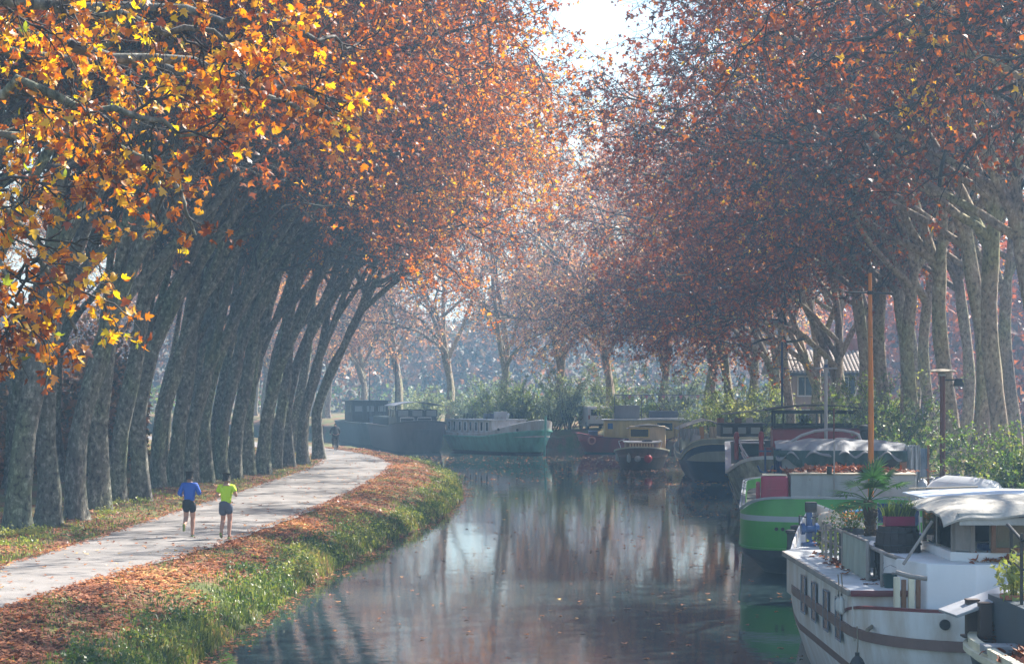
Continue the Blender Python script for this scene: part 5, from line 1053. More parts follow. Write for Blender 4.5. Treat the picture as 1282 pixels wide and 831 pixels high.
pB = LB(1257, 790, 24.6); box('side_wall', (pB[0] + 1.0, pB[1] + .1, 2.16), (1.9, 1.9, .58), pm('blue_grey', (.07, .09, .11), .6), B_.e)
box('deck_plate', (pB[0] + .1, pB[1] + 1.15, 2.38), (1.2, .75, .04), M['pale_grey'], B_.e, ry=-.33, rz=.1)
box('step', (pB[0] - .1, pB[1] - .45, 1.93), (.55, .3, .10), M['deck_grey'], B_.e)
q0 = LB(1266, 700, 25.2); q1 = LB(1279, 700, 24.3)
for q in (q0, q1): bar(B_, (q[0], q[1], 2.4), (q[0], q[1], 3.32), .018, M['black_metal'], 'rail_post')
tube('handrail', [(q0[0] - .02, q0[1] + .1, 3.36), (q1[0], q1[1], 3.24), (q1[0] + .6, q1[1] - .8, 3.2)], .022, M['black_metal'], B_.e); tube('mid_rail', [(q0[0], q0[1], 2.92), (q1[0], q1[1], 2.88), (q1[0] + .6, q1[1] - .8, 2.85)], .014, M['black_metal'], B_.e)
leaf_heap((7.75 + pB[0] + .12, 25.45, 1.88), .22, .28, .20, 220, 11, 'h', .12); leaf_heap((6.25, 23.2, 1.88), .40, 1.2, .14, 420, 12, 'h', .12)
plant((P(1275, 690, 24.7).x, 24.9, 2.42), .22, .55, 230, .10, M['leaf_lime'], 'lime green leafy plant behind the black railing at the right edge', seed=15)
pot_box((P(1275, 690, 24.7).x, 24.9, 2.455), .3, .3, .06, M['terracotta'], 'low clay tray under the lime green plant at the right edge', cat='tray', name='plant_tray')
# small white tender lying on the houseboat's quarter
td_ = Boat('small white dinghy with blue trim behind the corner boat', 'dinghy', (8.15, 28.15, 1.95), R(75), 1.7, .95, .3, .9, 2.0, name='dinghy'); td_.hull([(.0, .3, .15, 0), (.22, .08, .05, 0), (.40, 0, 0, 1), (.44, -.01, -.01, 1), (.44, .04, .03, 0), (.15, .1, .1, 0)], [M['white_paint'], M['blue_trim']]); td_.deck(.16, M['white_paint'], .1, 'floor'); box('seat', (0, 0, .3), (.75, .2, .03), M['pale_wood'], td_.e)

# ---- C: the green barge
Cb = Boat('green barge with a grey stripe, seen from its rounded stern', 'barge', (10.15, 64.2, 0), R(-7), 23.0, 5.35, 2.3, 5, 2.3, pa=3.2)
def shC(y): return 1.72 + .42 * math.exp(-((y + 11.5) / 1.0) ** 2)
Cb.hull([(-.5, .9, 1.3, 2), (.30, .25, .5, 2), (.55, .05, .1, 2), (.74, .0, .05, 0), (1.52, 0, 0, 1), (1.67, 0, 0, 0), (shC, .04, .04, 1), (lambda y: shC(y) + .035, .045, .04, 1), (lambda y: shC(y) + .035, .10, .1, 0), (1.4, .12, .1, 0)], [M['green_hull'], M['grey_band'], M['dark_hull']])
Cb.deck(1.42, M['dark_deck']); Cb.band(lambda y: shC(y) + .02, .05, .02, M['grey_band'], 'cap_rail'); Cb.band(.78, .035, .035, M['green_hull'], 'rub_rail')
def LC(px, py, d): return tuple(Matrix.Rotation(R(7), 3, 'Z') @ (P(px, py, d) - Vector((10.15, 64.2, 0))))
for px in (972, 980): p = LC(px, 662, 53); MB().lathe([(.03, 0), (.05, .0), (.05, .03)], (p[0], outline_pt(Cb, p[0]) - .04, 1.33), 10, axis='Y').build('exhaust_port', M['inner_shade_black'], Cb.e)
for k in range(3): p = LC(1026 - 0 + k * 0 - 20 + k * 8, 655, 53); tube('weld_mark', [(p[0], outline_pt(Cb, p[0]) - .03, 1.33), (p[0] + .05, outline_pt(Cb, p[0]) - .032, 1.40), (p[0] + .10, outline_pt(Cb, p[0]) - .03, 1.32)], .006, M['dark_hull'], Cb.e, 4)
box('grey_locker', (.5, -7.2, 2.03), (3.5, 1.6, 1.22), M['pale_grey'], Cb.e, bevel=.03); box('locker_lid', (.5, -7.2, 2.66), (3.56, 1.66, .05), M['pale_wood'], Cb.e)
for x in (-.7, .9): box('hinge', (x, -8.02, 2.52), (.06, .03, .08), M['steel_rail'], Cb.e, bevel=.005)
leaf_heap((9.75, 57.6, 2.69), 1.9, .8, .12, 900, 21, 'h', .15)
tk = empty('fuel_tank', (-1.7, -7.4, 1.42)); tk.parent = Cb.e; box('tank_body', (0, 0, .60), (.78, 1.2, 1.18), pm('crimson', (.36, .02, .07), .4, dirt=.2), tk, bevel=.12, segs=4)
for z in (.45, .8): box('tank_rib', (.05, -.605, z), (.42, .02, .05), M['crimson'], tk, bevel=.008)
MB().box((0, 0, 1.20), (.7, 1.1, .02)).build('tank_lit_top', M['cream'], tk); box('tank_side', (-.47, .1, .5), (.12, .8, .95), M['crimson'], tk, bevel=.04)  # cream plate paints in the sunlit top of the red tank
# wheelhouse with timber windows under a dark green cover
box('cabin_base', (.35, -3.6, 2.2), (3.7, 3.6, 1.6), M['wood'], Cb.e, bevel=.02)
for k, x in enumerate((-1.0, .25, 1.5)): window(Cb.e, (x, -5.42, 2.86), 1.1, .42, '-y', M['wood'], M['glass_pale'] if k == 0 else M['glass'], .06, .05)
def cov(u, v):
    a = max(0, 1 - v * 5) ** 1.5; return 3.52 - .10 * (2 * u - 1) ** 2 - a * (.30 + .14 * math.sin(u * 17 + 1) ** 2 + .05 * math.sin(u * 43)) + .03 * math.sin(u * 25 + v * 7)
canvas('canvas_cover', -1.65, 2.2, -5.62, -1.8, cov, M['canvas_grey'], Cb.e, 60, 20)
def skirt(x0, x1, y, zt, zb, m, parent, n=60, nm='canvas_skirt'):
    b = MB(); V = []
    for i in range(n + 1):
        u = i / n; x = x0 + (x1 - x0) * u; fz = zb + .14 * math.sin(u * 9 + .5) * math.sin(u * 23) - .16 * math.sin(u * 3.14); wy = .05 * math.sin(u * 50) + .03 * math.sin(u * 23)
        V += [(x, y + wy * .3 + .06, zt), (x - .04 * math.sin(u * 31), y + wy, (zt + fz) / 2), (x, y + wy * 1.2 + .03, fz)]
    k = len(V); V += [(a, c + .02, d) for a, c, d in V]; b.v = V
    for i in range(n):
        for j in (0, 1): a = i * 3 + j; b.f += [(a, a + 1, a + 4, a + 3), (k + a, k + a + 3, k + a + 4, k + a + 1)]
    b.m = [0] * len(b.f); return b.build(nm, m, parent, smooth=True)
skirt(-1.7, 2.2, -5.60, 3.26, 2.95, M['canvas_green'], Cb.e); MB().box((-1.67, -3.7, 3.0), (.03, 3.6, .5)).build('canvas_side', M['canvas_green'], Cb.e)
skirt(-1.69, -1.48, -5.56, 3.3, 2.0, M['dark_blue_cloth'], Cb.e, 14); skirt(2.15, 2.6, -5.3, 3.42, 2.35, M['plastic_tarp'], Cb.e, 24, 'loose_tarp')
box('side_screen', (2.55, -5.15, 2.9), (.55, .03, .85), pm('blue_screen', (.10, .17, .28), .3), Cb.e); bar(Cb, (2.84, -5.2, 2.2), (2.84, -5.2, 3.42), .035, M['wood'], 'screen_post')
ar = [LC(px, py, 60.5) for px, py in ((990, 553), (1003, 545), (1020, 539.5), (1038, 537.5), (1055, 538.5), (1068, 541), (1075, 544), (1080, 558), (1085, 577))]; tube('tube_arch', ar, .045, M['steel_rail'], Cb.e)
p = LC(1034, 540, 61.5); tube('grey_pole', [(p[0], p[1], 3.4), (p[0], p[1], 6.0)], .055, M['steel_rail'], Cb.e); tube('pole_crossbar', [(p[0] - .35, p[1], 5.72), (p[0] + .35, p[1], 5.72)], .025, M['steel_rail'], Cb.e, 6); MB().lathe([(.02, 0), (.06, .02), (.06, .12), (.02, .14)], (p[0], p[1], 5.72), 10).build('pole_lamp', M['navy'], Cb.e)
p = LC(1044, 540, 60); tube('thin_pole', [(p[0], p[1], 3.4), (p[0], p[1], 4.5)], .025, M['brown_post'], Cb.e, 6)
p = LC(1082, 552, 62); MB().lathe([(.13, 0), (.13, .38), (.17, .42), (.17, .55), (.05, .58)], (p[0], p[1], 3.38), 14).build('chimney', M['black_metal'], Cb.e, smooth=True)
for px in (1042, 1038): pass
p = LC(1041, 585, 56.2); tube('deck_pole', [(p[0] + .06, p[1], 1.4), (p[0] + .08, p[1], 3.6)], .022, M['steel_rail'], Cb.e, 6); box('deck_lamp', (p[0] - .06, p[1], 2.78), (.14, .12, .22), M['black_metal'], Cb.e)
p = LC(1090, 560, 55.4); ms = empty('mast', (p[0], p[1], 1.42)); ms.parent = Cb.e
tube('mast_pole', [(0, 0, 0), (.01, 0, 3), (-.02, 0, 6.9)], [.085, .078, .05], M['orange_pole'], ms, 12); tube('crosstree', [(-.72, 0, 6.38), (.62, 0, 6.32)], .028, M['black_metal'], ms, 6); MB().lathe([(.08, 0), (.08, .1)], (0, 0, 6.3), 10).build('mast_collar', M['black_metal'], ms)
for z in (1.6, 2.7, 3.9, 5.1): MB().lathe([(.086 - z * .004, 0), (.086 - z * .004, .03)], (0, 0, z), 12).build('mast_band', M['wood'], ms)
plant((P(1042, 622, 55).x, 54.3, 1.5), .55, .55, 420, .07, M['leaf_willow'], 'grey green bushy plant on the stern deck of the green barge', seed=31)

# ---- D: pale barge with the maroon wheelhouse
D = Boat('long barge with a pale weathered bow, white gunwale and dark red wheelhouse', 'barge', (12.65, 94.5, 0), R(-6), 21, 4.9, 3.4, 4.5, 2.2)
def shD(y): return 1.45 + .95 * np.clip((y + 7.5) / 5, 0, 1) ** 1.3 * .95 + .75 * math.exp(-((y + 10.5) / 1.6) ** 2)
D.hull([(-.5, .8, .9, 1), (.22, .35, .5, 0), (shD, 0, 0, 2), (lambda y: shD(y) + .02, .03, .03, 2), (lambda y: shD(y) + .02, .2, .2, 1), (1.2, .22, .2, 1)], [M['pale_hull'], M['dark_hull'], M['white_paint']])
D.deck(1.22, M['deck_grey']); D.band(lambda y: shD(y) - .12, .15, .03, M['white_paint'], 'gunwale')
def LD(px, py, d): return tuple(Matrix.Rotation(R(6), 3, 'Z') @ (P(px, py, d) - Vector((12.65, 94.5, 0))))
box('cabin', (1.55, -5.6, 2.25), (3.9, 4.2, 2.1), pm('deep_red', (.30, .02, .035), .4, dirt=.25), D.e, bevel=.03); box('cabin_roof', (1.55, -5.6, 3.32), (4.0, 4.3, .06), M['maroon'], D.e)
for x in (-.33, .05, 1.50, 1.70, 3.42): bar(D, (x, -7.6, 3.34), (x, -7.6, 4.08), .05, M['black_metal'], 'window_post')
for x in (-.33, 3.42): bar(D, (x, -3.8, 3.34), (x, -3.8, 4.08), .05, M['black_metal'], 'window_post')
for y in (-7.6, -3.8):
    box('window_sill', (1.55, y, 3.44), (3.8, .08, .14), M['black_metal'], D.e); box('window_head', (1.55, y, 4.05), (3.8, .08, .12), M['black_metal'], D.e)
for x0, x1 in ((-.28, 0), (.1, 1.45), (1.75, 3.37)): MB().box(((x0 + x1) / 2, -7.6, 3.75), (x1 - x0, .015, .5)).build('pane', M['clear'], D.e)
canvas('roof', -.75, 3.95, -8.0, -3.4, lambda u, v: 4.16 + .22 * (1 - (2 * u - 1) ** 2) , M['black_metal'], D.e, 16, 4, th=.05)
tube('roof_rail', [LD(903, 518, 87.5), LD(960, 513, 87.5), LD(985, 510, 87.5)], .03, M['steel_rail'], D.e, 6)
plant((13.0, 88.3, 3.4), .35, .55, 200, .09, M['leaf_green'], 'dark potted plant inside the dark red wheelhouse window', seed=33)
p = LD(979, 500, 90); tube('mast_pole', [(p[0], p[1], 4.2), (p[0], p[1], 7.2)], .05, M['navy'], D.e); tube('crossbar', [(p[0] - .4, p[1], 6.0), (p[0] + .4, p[1], 6.0)], .02, M['navy'], D.e, 6)
bl_ = [((945, 575), 86.5, (.75, .8, .85)), ((958, 560), 87.5, (.55, .6, 1.25)), ((932, 562), 90, (.5, .5, .6))]
for (px, py), d, s_ in bl_: p = LD(px, py, d); box('deck_box', (p[0], p[1], 1.25 + s_[2] / 2), s_, M['deep_red'], D.e, bevel=.06)
for px, col in ((922, 'red_paint'), (953, 'red_paint')): p = LD(px, 560, 89 if px < 930 else 85.8); MB().lathe([(.10, 0), (.10, .9), (.13, 1.0), (.10, 1.2), (.03, 1.25)], (p[0], p[1], 1.9 if px < 930 else 2.0), 10).build('vent_post', M[col], D.e, smooth=True)
for k in range(3): tube('ladder_rail', [LD(924 + k * 2, 548 + k * 9, 89.5), LD(929 + k * 2, 560 + k * 8, 88.5), LD(938, 574 + k * 4, 87.2)], .035, M['white_paint'], D.e, 6)
box('green_hatch', tuple(LD(938, 552, 92)[:2]) + (2.3,), (1.3, 1.8, .5), pm('dark_green', (.01, .05, .035), .5), D.e); box('hatch_top', tuple(LD(938, 552, 92)[:2]) + (2.58,), (1.4, 1.9, .05), M['white_paint'], D.e)
leaf_heap((P(918, 590, 88).x + .2, 87.4, 1.24), .4, .7, .2, 200, 23, 'h', .15)
an = empty('anchor', LD(958, 575, 83.2)); an.parent = D.e; tube('anchor_shank', [(0, 0, .5), (0, 0, -.55)], .045, M['navy'], an, 6); tube('anchor_arms', [(-.32, 0, -.25), (-.2, 0, -.5), (0, 0, -.58), (.2, 0, -.5), (.32, 0, -.25)], .045, M['navy'], an, 6); tube('anchor_stock', [(-.25, 0, .35), (.25, 0, .35)], .035, M['navy'], an, 6)
for dd in (0, .5): tube('mooring_rope', [(P(912, 600, 87).x + dd * .3, 87, 1.0), (P(920, 622, 84).x, 84, .45), (P(932, 650, 78).x, 78, .12)], .02, M['rope']);
for o in [o for o in C.objects if o.name.startswith('mooring_rope.')]: tag(o, ('slack mooring line off the pale barge, the one nearer the bank' if o.name.endswith('2') else 'slack mooring line off the pale barge, the one hanging lower left'), 'rope')

# ---- E: blue boat with an awning
E_ = Boat('dark blue barge with a curved grey green gunwale and a beige awning', 'barge', (11.85, 114.3, 0), R(-1), 13.5, 4.5, 3.0, 3.2, 2.1)
def shE(y): return 1.35 + 1.0 * math.exp(-((y + 6.8) / 2.4) ** 2) + .95 * np.clip((y - 1.5) / 5.2, 0, 1) ** 1.5
E_.hull([(-.5, .8, .9, 0), (.25, .35, .5, 0), (lambda y: shE(y) - .28, .02, .02, 1), (shE, 0, 0, 1), (lambda y: shE(y) + .01, .1, .1, 1), (1.1, .12, .1, 1)], [M['navy'], pm('grey_green', (.38, .42, .38), .5)])
E_.deck(1.12, M['deck_white']); E_.band(lambda y: shE(y) - .3, .05, .03, M['cream'], 'rub_rail'); E_.band(lambda y: shE(y) + .0, .06, .02, M['cream'], 'cap_rail')
box('cabin', (1.0, -2.6, 1.75), (2.3, 3.0, 1.3), M['cream'], E_.e, bevel=.03); box('upper_cabin', (1.05, -2.3, 2.72), (2.35, 2.8, .72), pm('dark_timber', (.03, .022, .022), .5), E_.e, bevel=.02); box('cabin_roof', (1.05, -2.3, 3.12), (2.7, 3.1, .06), M['black_metal'], E_.e)
for x, w in ((.25, .62), (1.05, .55), (1.8, .62)): window(E_.e, (x, -3.74, 2.75), w, .46, '-y', M['dark_timber'], M['glass_pale'], .05, .05)
box('white_cabin', (-.35, 2.6, 1.6), (1.9, 2.2, .85), M['deck_white'], E_.e, bevel=.05)
for k in range(5): box('cabin_slat', (-1.33, 1.75 + k * .42, 1.6), (.03, .2, .5), M['tan_planks'], E_.e, bevel=.005)
canvas('awning', -2.1, 1.2, 1.8, 6.3, lambda u, v: 3.25 - .55 * abs(2 * u - 1) ** 1.3 + .03 * math.sin(v * 20), M['canvas_cream'], E_.e, 20, 8)
for k, (x, y) in enumerate(((-2.05, 1.9), (-2.05, 6.1), (1.1, 1.9), (-.5, 1.9), (.3, 1.9))): bar(E_, (x, y, 1.3), (x, y, 2.9), .03, M['pale_wood'], 'awning_post')
skirt(-2.05, -.9, 1.9, 2.75, 2.2, pm('milky_canvas', (.40, .42, .44), .4), E_.e, 24, 'awning_curtain'); skirt(-.3, 1.0, 1.95, 2.85, 1.6, pm('beige_canvas', (.46, .38, .27), .7), E_.e, 24, 'awning_curtain'); box('ochre_panel', (-.75, 2.0, 2.4), (.28, .03, .9), pm('ochre', (.5, .25, .06), .6), E_.e)
box('leaning_board', (-1.25, .5, 1.75), (.5, .08, 1.3), M['pale_grey'], E_.e, ry=.12); tube('davit', [(-1.95, 4.6, 1.6), (-1.95, 4.4, 2.35), (-1.6, 3.7, 2.55)], .05, M['white_paint'], E_.e)
for x in (-.5, -.1): MB().lathe([(.12, 0), (.12, .42), (.16, .46), (.16, .52)], (x, -3.9, 1.75), 10).build('bollard', M['navy'], E_.e, smooth=True)
for k in range(4): box('deck_crate', (-1.0 + .3 * (k % 2), -1.2 + k * .55, 1.35), (.32, .36, .42), [M['pale_grey'], M['brown_hull'], M['white_paint'], M['steel_rail']][k], E_.e, rz=.3 * k)
for k, (x, c) in enumerate(((.1, 'terracotta'), (1.1, 'wood'), (1.75, 'white_paint'))):
    wp = E_.e.matrix_basis @ Vector((x, -2.6, 3.16)) if False else Vector((11.65 + x, 111.75, 3.155))
    pot_box(tuple(wp), .38, .3, .28, M[c], ['clay planter on the roof of the blue barge', 'small wooden crate on the roof of the blue barge', 'white box on the roof of the blue barge'][k], rim=False, cat=['planter', 'crate', 'box'][k], name=['planter', 'crate', 'storage_box'][k])
plant((11.75, 111.75, 3.4), .3, .35, 120, .08, M['leaf_green'], 'small dark plant in the clay planter on the blue barge roof', seed=40)

# ---- F: small wooden launch
F_ = Boat('small wooden launch with slatted cream sides, hung with white fenders', 'boat', (8.45, 129.0, 0), R(-4), 10.5, 3.5, 3.2, 2.0, 2.0, name='launch')
def shF(y): return .95 + .45 * np.clip((-y) / 5.2, 0, 1) ** 1.5
F_.hull([(-.4, .6, .8, 0), (.15, .25, .4, 0), (shF, 0, 0, 1), (lambda y: shF(y) + .01, .08, .08, 0), (.75, .1, .1, 0)], [M['brown_hull'], M['cream']]); F_.deck(.80, M['tan_planks']); F_.band(lambda y: shF(y) - .02, .09, .04, M['cream'], 'gunwale')
MB().prism([(-.95, -2.6), (-.6, -3.1), (.6, -3.1), (.95, -2.6), (1.1, -.2), (-1.1, -.2)], .8, 1.62).build('cabin', M['brown_hull'], F_.e, bevel=.02)
for k in range(9): box('slat', (-.72 + k * .18, -3.12, 1.28), (.10, .04, .62), M['tan_planks'], F_.e, bevel=.005)
for k in range(5): box('slat', (-1.04 - k * .012, -2.3 + k * .45, 1.28), (.04, .22, .62), M['tan_planks'], F_.e, bevel=.005)
MB().prism([(-1.1, -2.7), (-.7, -3.3), (.7, -3.3), (1.1, -2.7), (1.25, -.1), (-1.25, -.1)], 1.63, 1.70).build('cabin_roof', M['white_paint'], F_.e, bevel=.03); MB().lathe([(.34, 0), (.34, .05), (.25, .10), (.05, .12)], (.35, -2.2, 1.70), 18).build('roof_hatch', M['black_metal'], F_.e, smooth=True)
box('canvas_cabin', (.35, 1.5, 1.75), (2.4, 3.0, 1.75), M['tan_planks'], F_.e, bevel=.1); canvas('canvas_roof', -1.0, 1.8, -.2, 3.2, lambda u, v: 2.72 - .25 * (2 * u - 1) ** 2, M['canvas_cream'], F_.e, 12, 6)
window(F_.e, (-.15, -.02, 2.2), 1.3, .62, '-y', M['yellow'], M['glass'], .07, .05); MB().tube([(-1.3, -4.2, 1.35), (-1.45, -3.6, 1.75), (-1.1, -2.9, 1.85)], .02, 6).build('bow_rail', M['white_paint'], F_.e); MB().tube([(1.2, -4.2, 1.35), (1.3, -3.6, 1.75), (1.1, -2.9, 1.85)], .02, 6).build('bow_rail', M['white_paint'], F_.e)
for k, (px, m, r, lb) in enumerate(((775, 'buoy_white', .13, 'leftmost of the pale fenders on the wooden launch'), (787, 'buoy_white', .13, 'second pale fender from the left on the wooden launch'), (798, 'buoy_white', .2, 'round pale fender between the long fender and the red ball on the launch'), (811, 'buoy_red', .26, 'red ball fender hanging on the wooden launch'))):
    ball = k > 1; d = [126.3, 124.6, 123.9, 123.75][k]; fender((PX(px, d) - (.1 if k == 0 else 0), d - .25, .72), .55, r, M[m], lb, ball=ball, group='fenders of the wooden launch')

# ---- G: broadside red boat with the yellow cabin
Gb = Boat('red hulled barge with a long yellow cabin moored across the view', 'barge', (12.3, 156.6, 0), R(-90), 14.5, 4.4, 3.0, 3.0, 2.2)
Gb.hull([(-.5, .6, .8, 1), (.1, .3, .3, 0), (lambda y: 1.15 + .45 * (abs(y) / 7.2) ** 3, 0, 0, 0), (lambda y: 1.16 + .45 * (abs(y) / 7.2) ** 3, .1, .1, 0), (.95, .1, .1, 0)], [M['red_hull'], M['dark_hull']]); Gb.deck(.97, M['dark_deck']); Gb.band(lambda y: 1.1 + .45 * (abs(y) / 7.2) ** 3, .07, .03, M['maroon'], 'gunwale')
# local: +y points to the right (world +x) because the hull is turned; build its superstructure in a turned frame
sup = empty('superstructure', (0, 0, 0)); sup.parent = Gb.e; sup.rotation_euler = (0, 0, R(90))
for k in range(22): box('cabin_plank', (-4.85 + k * .36, -1.5, 1.82), (.34, .05, 1.5), M['yellow'], sup, bevel=.006)
box('cabin', (-1.0, 0, 1.80), (8.0, 2.9, 1.55), M['yellow'], sup, bevel=.02); box('cabin_roof', (-1.0, 0, 2.62), (8.4, 3.2, .08), M['pale_grey'], sup)
window(sup, (-.9 + .55, -1.56, 2.1), 1.35, .72, '-y', M['yellow'], M['glass'], .07, .05); box('blue_notice', (-4.6, -1.56, 2.15), (.38, .03, .45), pm('notice_blue', (.05, .18, .45), .5), sup, bevel=.004)
box('roof_screen', (-3.2, .2, 3.2), (2.0, .05, 1.1), M['canvas_grey'], sup); box('roof_box', (.2, .3, 3.0), (3.2, 1.2, .65), pm('slate_blue', (.10, .12, .17), .7), sup); box('roof_box', (3.4, .4, 2.75), (2.6, 1.4, .9), M['slate_blue'], sup); box('white_strip', (-.2, -1.2, 2.74), (3.8, .2, .08), M['white_paint'], sup)
for x in (-4.2, -2.1, 2.9): bar(sup, (x, -.4, 2.6), (x, -.4, 4.6), .03, M['slate_blue'], 'frame_post')
tube('frame_bar', [(-4.2, -.4, 4.58), (2.9, -.4, 4.58)], .03, M['slate_blue'], sup, 6)
for k in range(16):
    x = -4.1 + k * .45; 
    if 5 < k < 8: continue
    MB().extr([(x, 4.54), (x + .32, 4.54), (x + .16, 4.20)], 'y', -.42, -.40).build('pennant', [M['white_paint'], M['pale_grey'], pm('pink', (.55, .22, .28), .7)][k % 3], sup)
lr = MB(); lr.tube([(.26 * math.cos(k * math.pi / 10), 0, .26 * math.sin(k * math.pi / 10)) for k in range(21)], .07, 8, caps=False); o = lr.build('lifebuoy', pm('faded_orange', (.62, .20, .14), .6), smooth=True); o.location = P(741, 551.5, 154.1); tag(o, 'faded orange lifebuoy hanging on the red hull', 'lifebuoy')
box('bow_locker', (-5.9, 0, 1.35), (.7, 1.4, .8), M['navy'], sup); box('bow_locker', (-6.4, .2, 1.2), (.5, 1.2, .5), M['slate_blue'], sup)

# ---- H: white and sea green barge, bow towards the camera
Hb = Boat('white barge with a sea green hull and its bow turned towards the camera', 'barge', (-1.2, 158.2, 0), R(215), 12.6, 4.3, 2.6, 3.2, 2.0)
def shH(y): return 1.55 + 1.15 * np.clip((y - .8) / 5.7, 0, 1) ** 1.3 + .45 * np.clip((-y - 3.5) / 3, 0, 1)
Hb.hull([(-.5, .8, 1.0, 2), (.15, .35, .45, 0), (lambda y: min(1.25, shH(y) - .3) + .55 * np.clip((y - 1) / 5.5, 0, 1), .02, .03, 1), (shH, 0, 0, 1), (lambda y: shH(y) + .02, .1, .1, 1), (1.3, .1, .1, 1)], [M['teal'], M['white_hull'], M['dark_hull']])
Hb.deck(1.32, M['deck_white']); Hb.band(lambda y: min(1.25, shH(y) - .3) + .55 * np.clip((y - 1) / 5.5, 0, 1), .1, .04, M['teal'], 'rub_rail')
box('cabin', (0, -1.6, 1.95), (3.3, 6.6, 1.25), M['white_hull'], Hb.e, bevel=.03); box('cabin_roof', (0, -1.6, 2.60), (3.5, 6.8, .07), M['deck_white'], Hb.e)
for k in range(8): window(Hb.e, (1.68, -4.4 + k * .78, 2.08), .40, .78, '+x', M['white_paint'], M['glass'], .05, .05)
tube('stem_post', [(0, 6.45, -.1), (0, 6.58, 1.6), (0, 6.62, 2.95)], .09, M['teal'], Hb.e); box('pilot_seat', (.2, .8, 2.95), (.9, .6, .6), M['deck_white'], Hb.e); box('deck_bench', (-.3, -1.2, 2.85), (.8, 1.2, .45), M['slate_blue'], Hb.e)
for k, y in enumerate((-3.6, -2.4, -.3)): tube('roof_chair', [(.5, y, 2.6), (.5, y + .1, 3.1), (.9, y + .3, 3.1), (1.0, y + .3, 2.6)], .03, M['black_metal'], Hb.e, 6)
tube('gangway', [(.4, 2.0, 2.6), (.9, 2.9, 3.1)], .09, M['white_paint'], Hb.e)
for y in (3.4, 5.2): MB().lathe([(.09, 0), (.11, .05), (.11, .1)], (float(Hb.hw(y)) + .0, y, 1.9), 10, axis='X').build('hawse_hole', M['inner_shade_black'], Hb.e)
# ---- I, J: dark barges behind
Ib = Boat('dark hazy barge with an arched roof wheelhouse left of the white barge', 'barge', (-9.0, 167.0, 0), R(192), 20, 4.6, 3.2, 4.0, 2.2)
def shI(y): return 2.05 + .5 * np.clip((y - 5) / 5, 0, 1)
Ib.hull([(-.5, .7, .9, 0), (.2, .3, .4, 0), (shI, 0, 0, 0), (lambda y: shI(y) + .02, .1, .1, 0), (1.8, .1, .1, 0)], [pm('dark_maroon_hull', (.16, .13, .16), .5)]); Ib.deck(1.82, M['dark_deck']); Ib.band(lambda y: shI(y) - .1, .1, .03, M['dark_hull'], 'gunwale')
box('cabin', (.2, 5.0, 2.6), (3.3, 4.4, 1.5), M['dark_hull'], Ib.e); canvas('roof', -1.9, 2.1, 2.2, 7.6, lambda u, v: 3.72 + .30 * (1 - (2 * u - 1) ** 2), M['pale_grey'], Ib.e, 12, 4, th=.06)
for k in range(3): window(Ib.e, (-1.0 + k * 1.15, 7.22, 3.1), .95, .6, '+y', M['dark_hull'], M['glass_pale'], .06, .05)
for k in range(3): window(Ib.e, (1.87, 3.6 + k * 1.3, 3.1), 1.0, .6, '+x', M['dark_hull'], M['glass_pale'], .06, .05)
box('hold_cover', (0, -3.5, 2.3), (3.2, 9.5, .8), pm('hold_green', (.05, .07, .07), .7), Ib.e, bevel=.08)
for x in (-.8, .6): tube('white_rail', [(x, 8.3, 2.3), (x, 8.35, 2.75), (x + 1.1, 8.35, 2.75), (x + 1.1, 8.3, 2.3)], .03, M['white_paint'], Ib.e, 6)
p = (.5, -2, 2.6); tube('mast_pole', [(0.5, -2, 2.5), (.5, -2, 7.4)], .06, M['dark_hull'], Ib.e)
Jb = Boat('furthest dark barge with a cluttered deck and flat roofed wheelhouse', 'barge', (-13.6, 187, 0), R(193), 19, 4.5, 3.2, 4.0, 2.2)
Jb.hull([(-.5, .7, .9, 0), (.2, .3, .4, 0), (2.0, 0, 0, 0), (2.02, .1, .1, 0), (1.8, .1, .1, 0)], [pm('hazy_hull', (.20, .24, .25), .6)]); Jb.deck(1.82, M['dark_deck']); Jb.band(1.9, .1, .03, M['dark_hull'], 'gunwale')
box('cabin', (0, -1.0, 2.9), (3.4, 5.0, 2.0), M['dark_timber'], Jb.e); box('cabin_roof', (0, -1.0, 3.95), (3.9, 5.6, .1), M['dark_hull'], Jb.e)
for k in range(3): window(Jb.e, (-1.1 + k * 1.1, 1.53, 3.2), .85, .65, '+y', M['dark_hull'], M['glass_pale'], .06, .05)
for k in range(4): window(Jb.e, (1.73, -2.8 + k * 1.15, 3.2), .8, .65, '+x', M['dark_hull'], M['glass_pale'], .06, .05)
for k in range(5): box('deck_crate', (-.9 + .5 * (k % 3), 2.6 + k * .7, 2.1), (.6, .5, .5 + .1 * k), [M['white_paint'], M['dark_hull'], M['slate_blue'], M['white_paint'], M['terracotta']][k], Jb.e, rz=.4 * k)
for k in range(6): tube('deck_pole', [(-1.2 + k * .45, 2.2 + k * .3, 2.2), (-1.1 + k * .45, 2.3 + k * .3, 3.4 + .3 * (k % 3))], .03, M['dark_hull'], Jb.e, 5)
fl = tube('flag_pole', [(1.0, 1.2, 4.0), (1.0, 1.5, 4.9)], .02, M['pale_wood'], Jb.e, 5); MB().box((1.0, 1.1, 4.6), (.02, .6, .4)).build('flag', pm('red_flag', (.3, .03, .04), .8), Jb.e)
tube('mast_pole', [(0.3, 3, 2), (.3, 3, 7)], .05, M['dark_hull'], Jb.e)
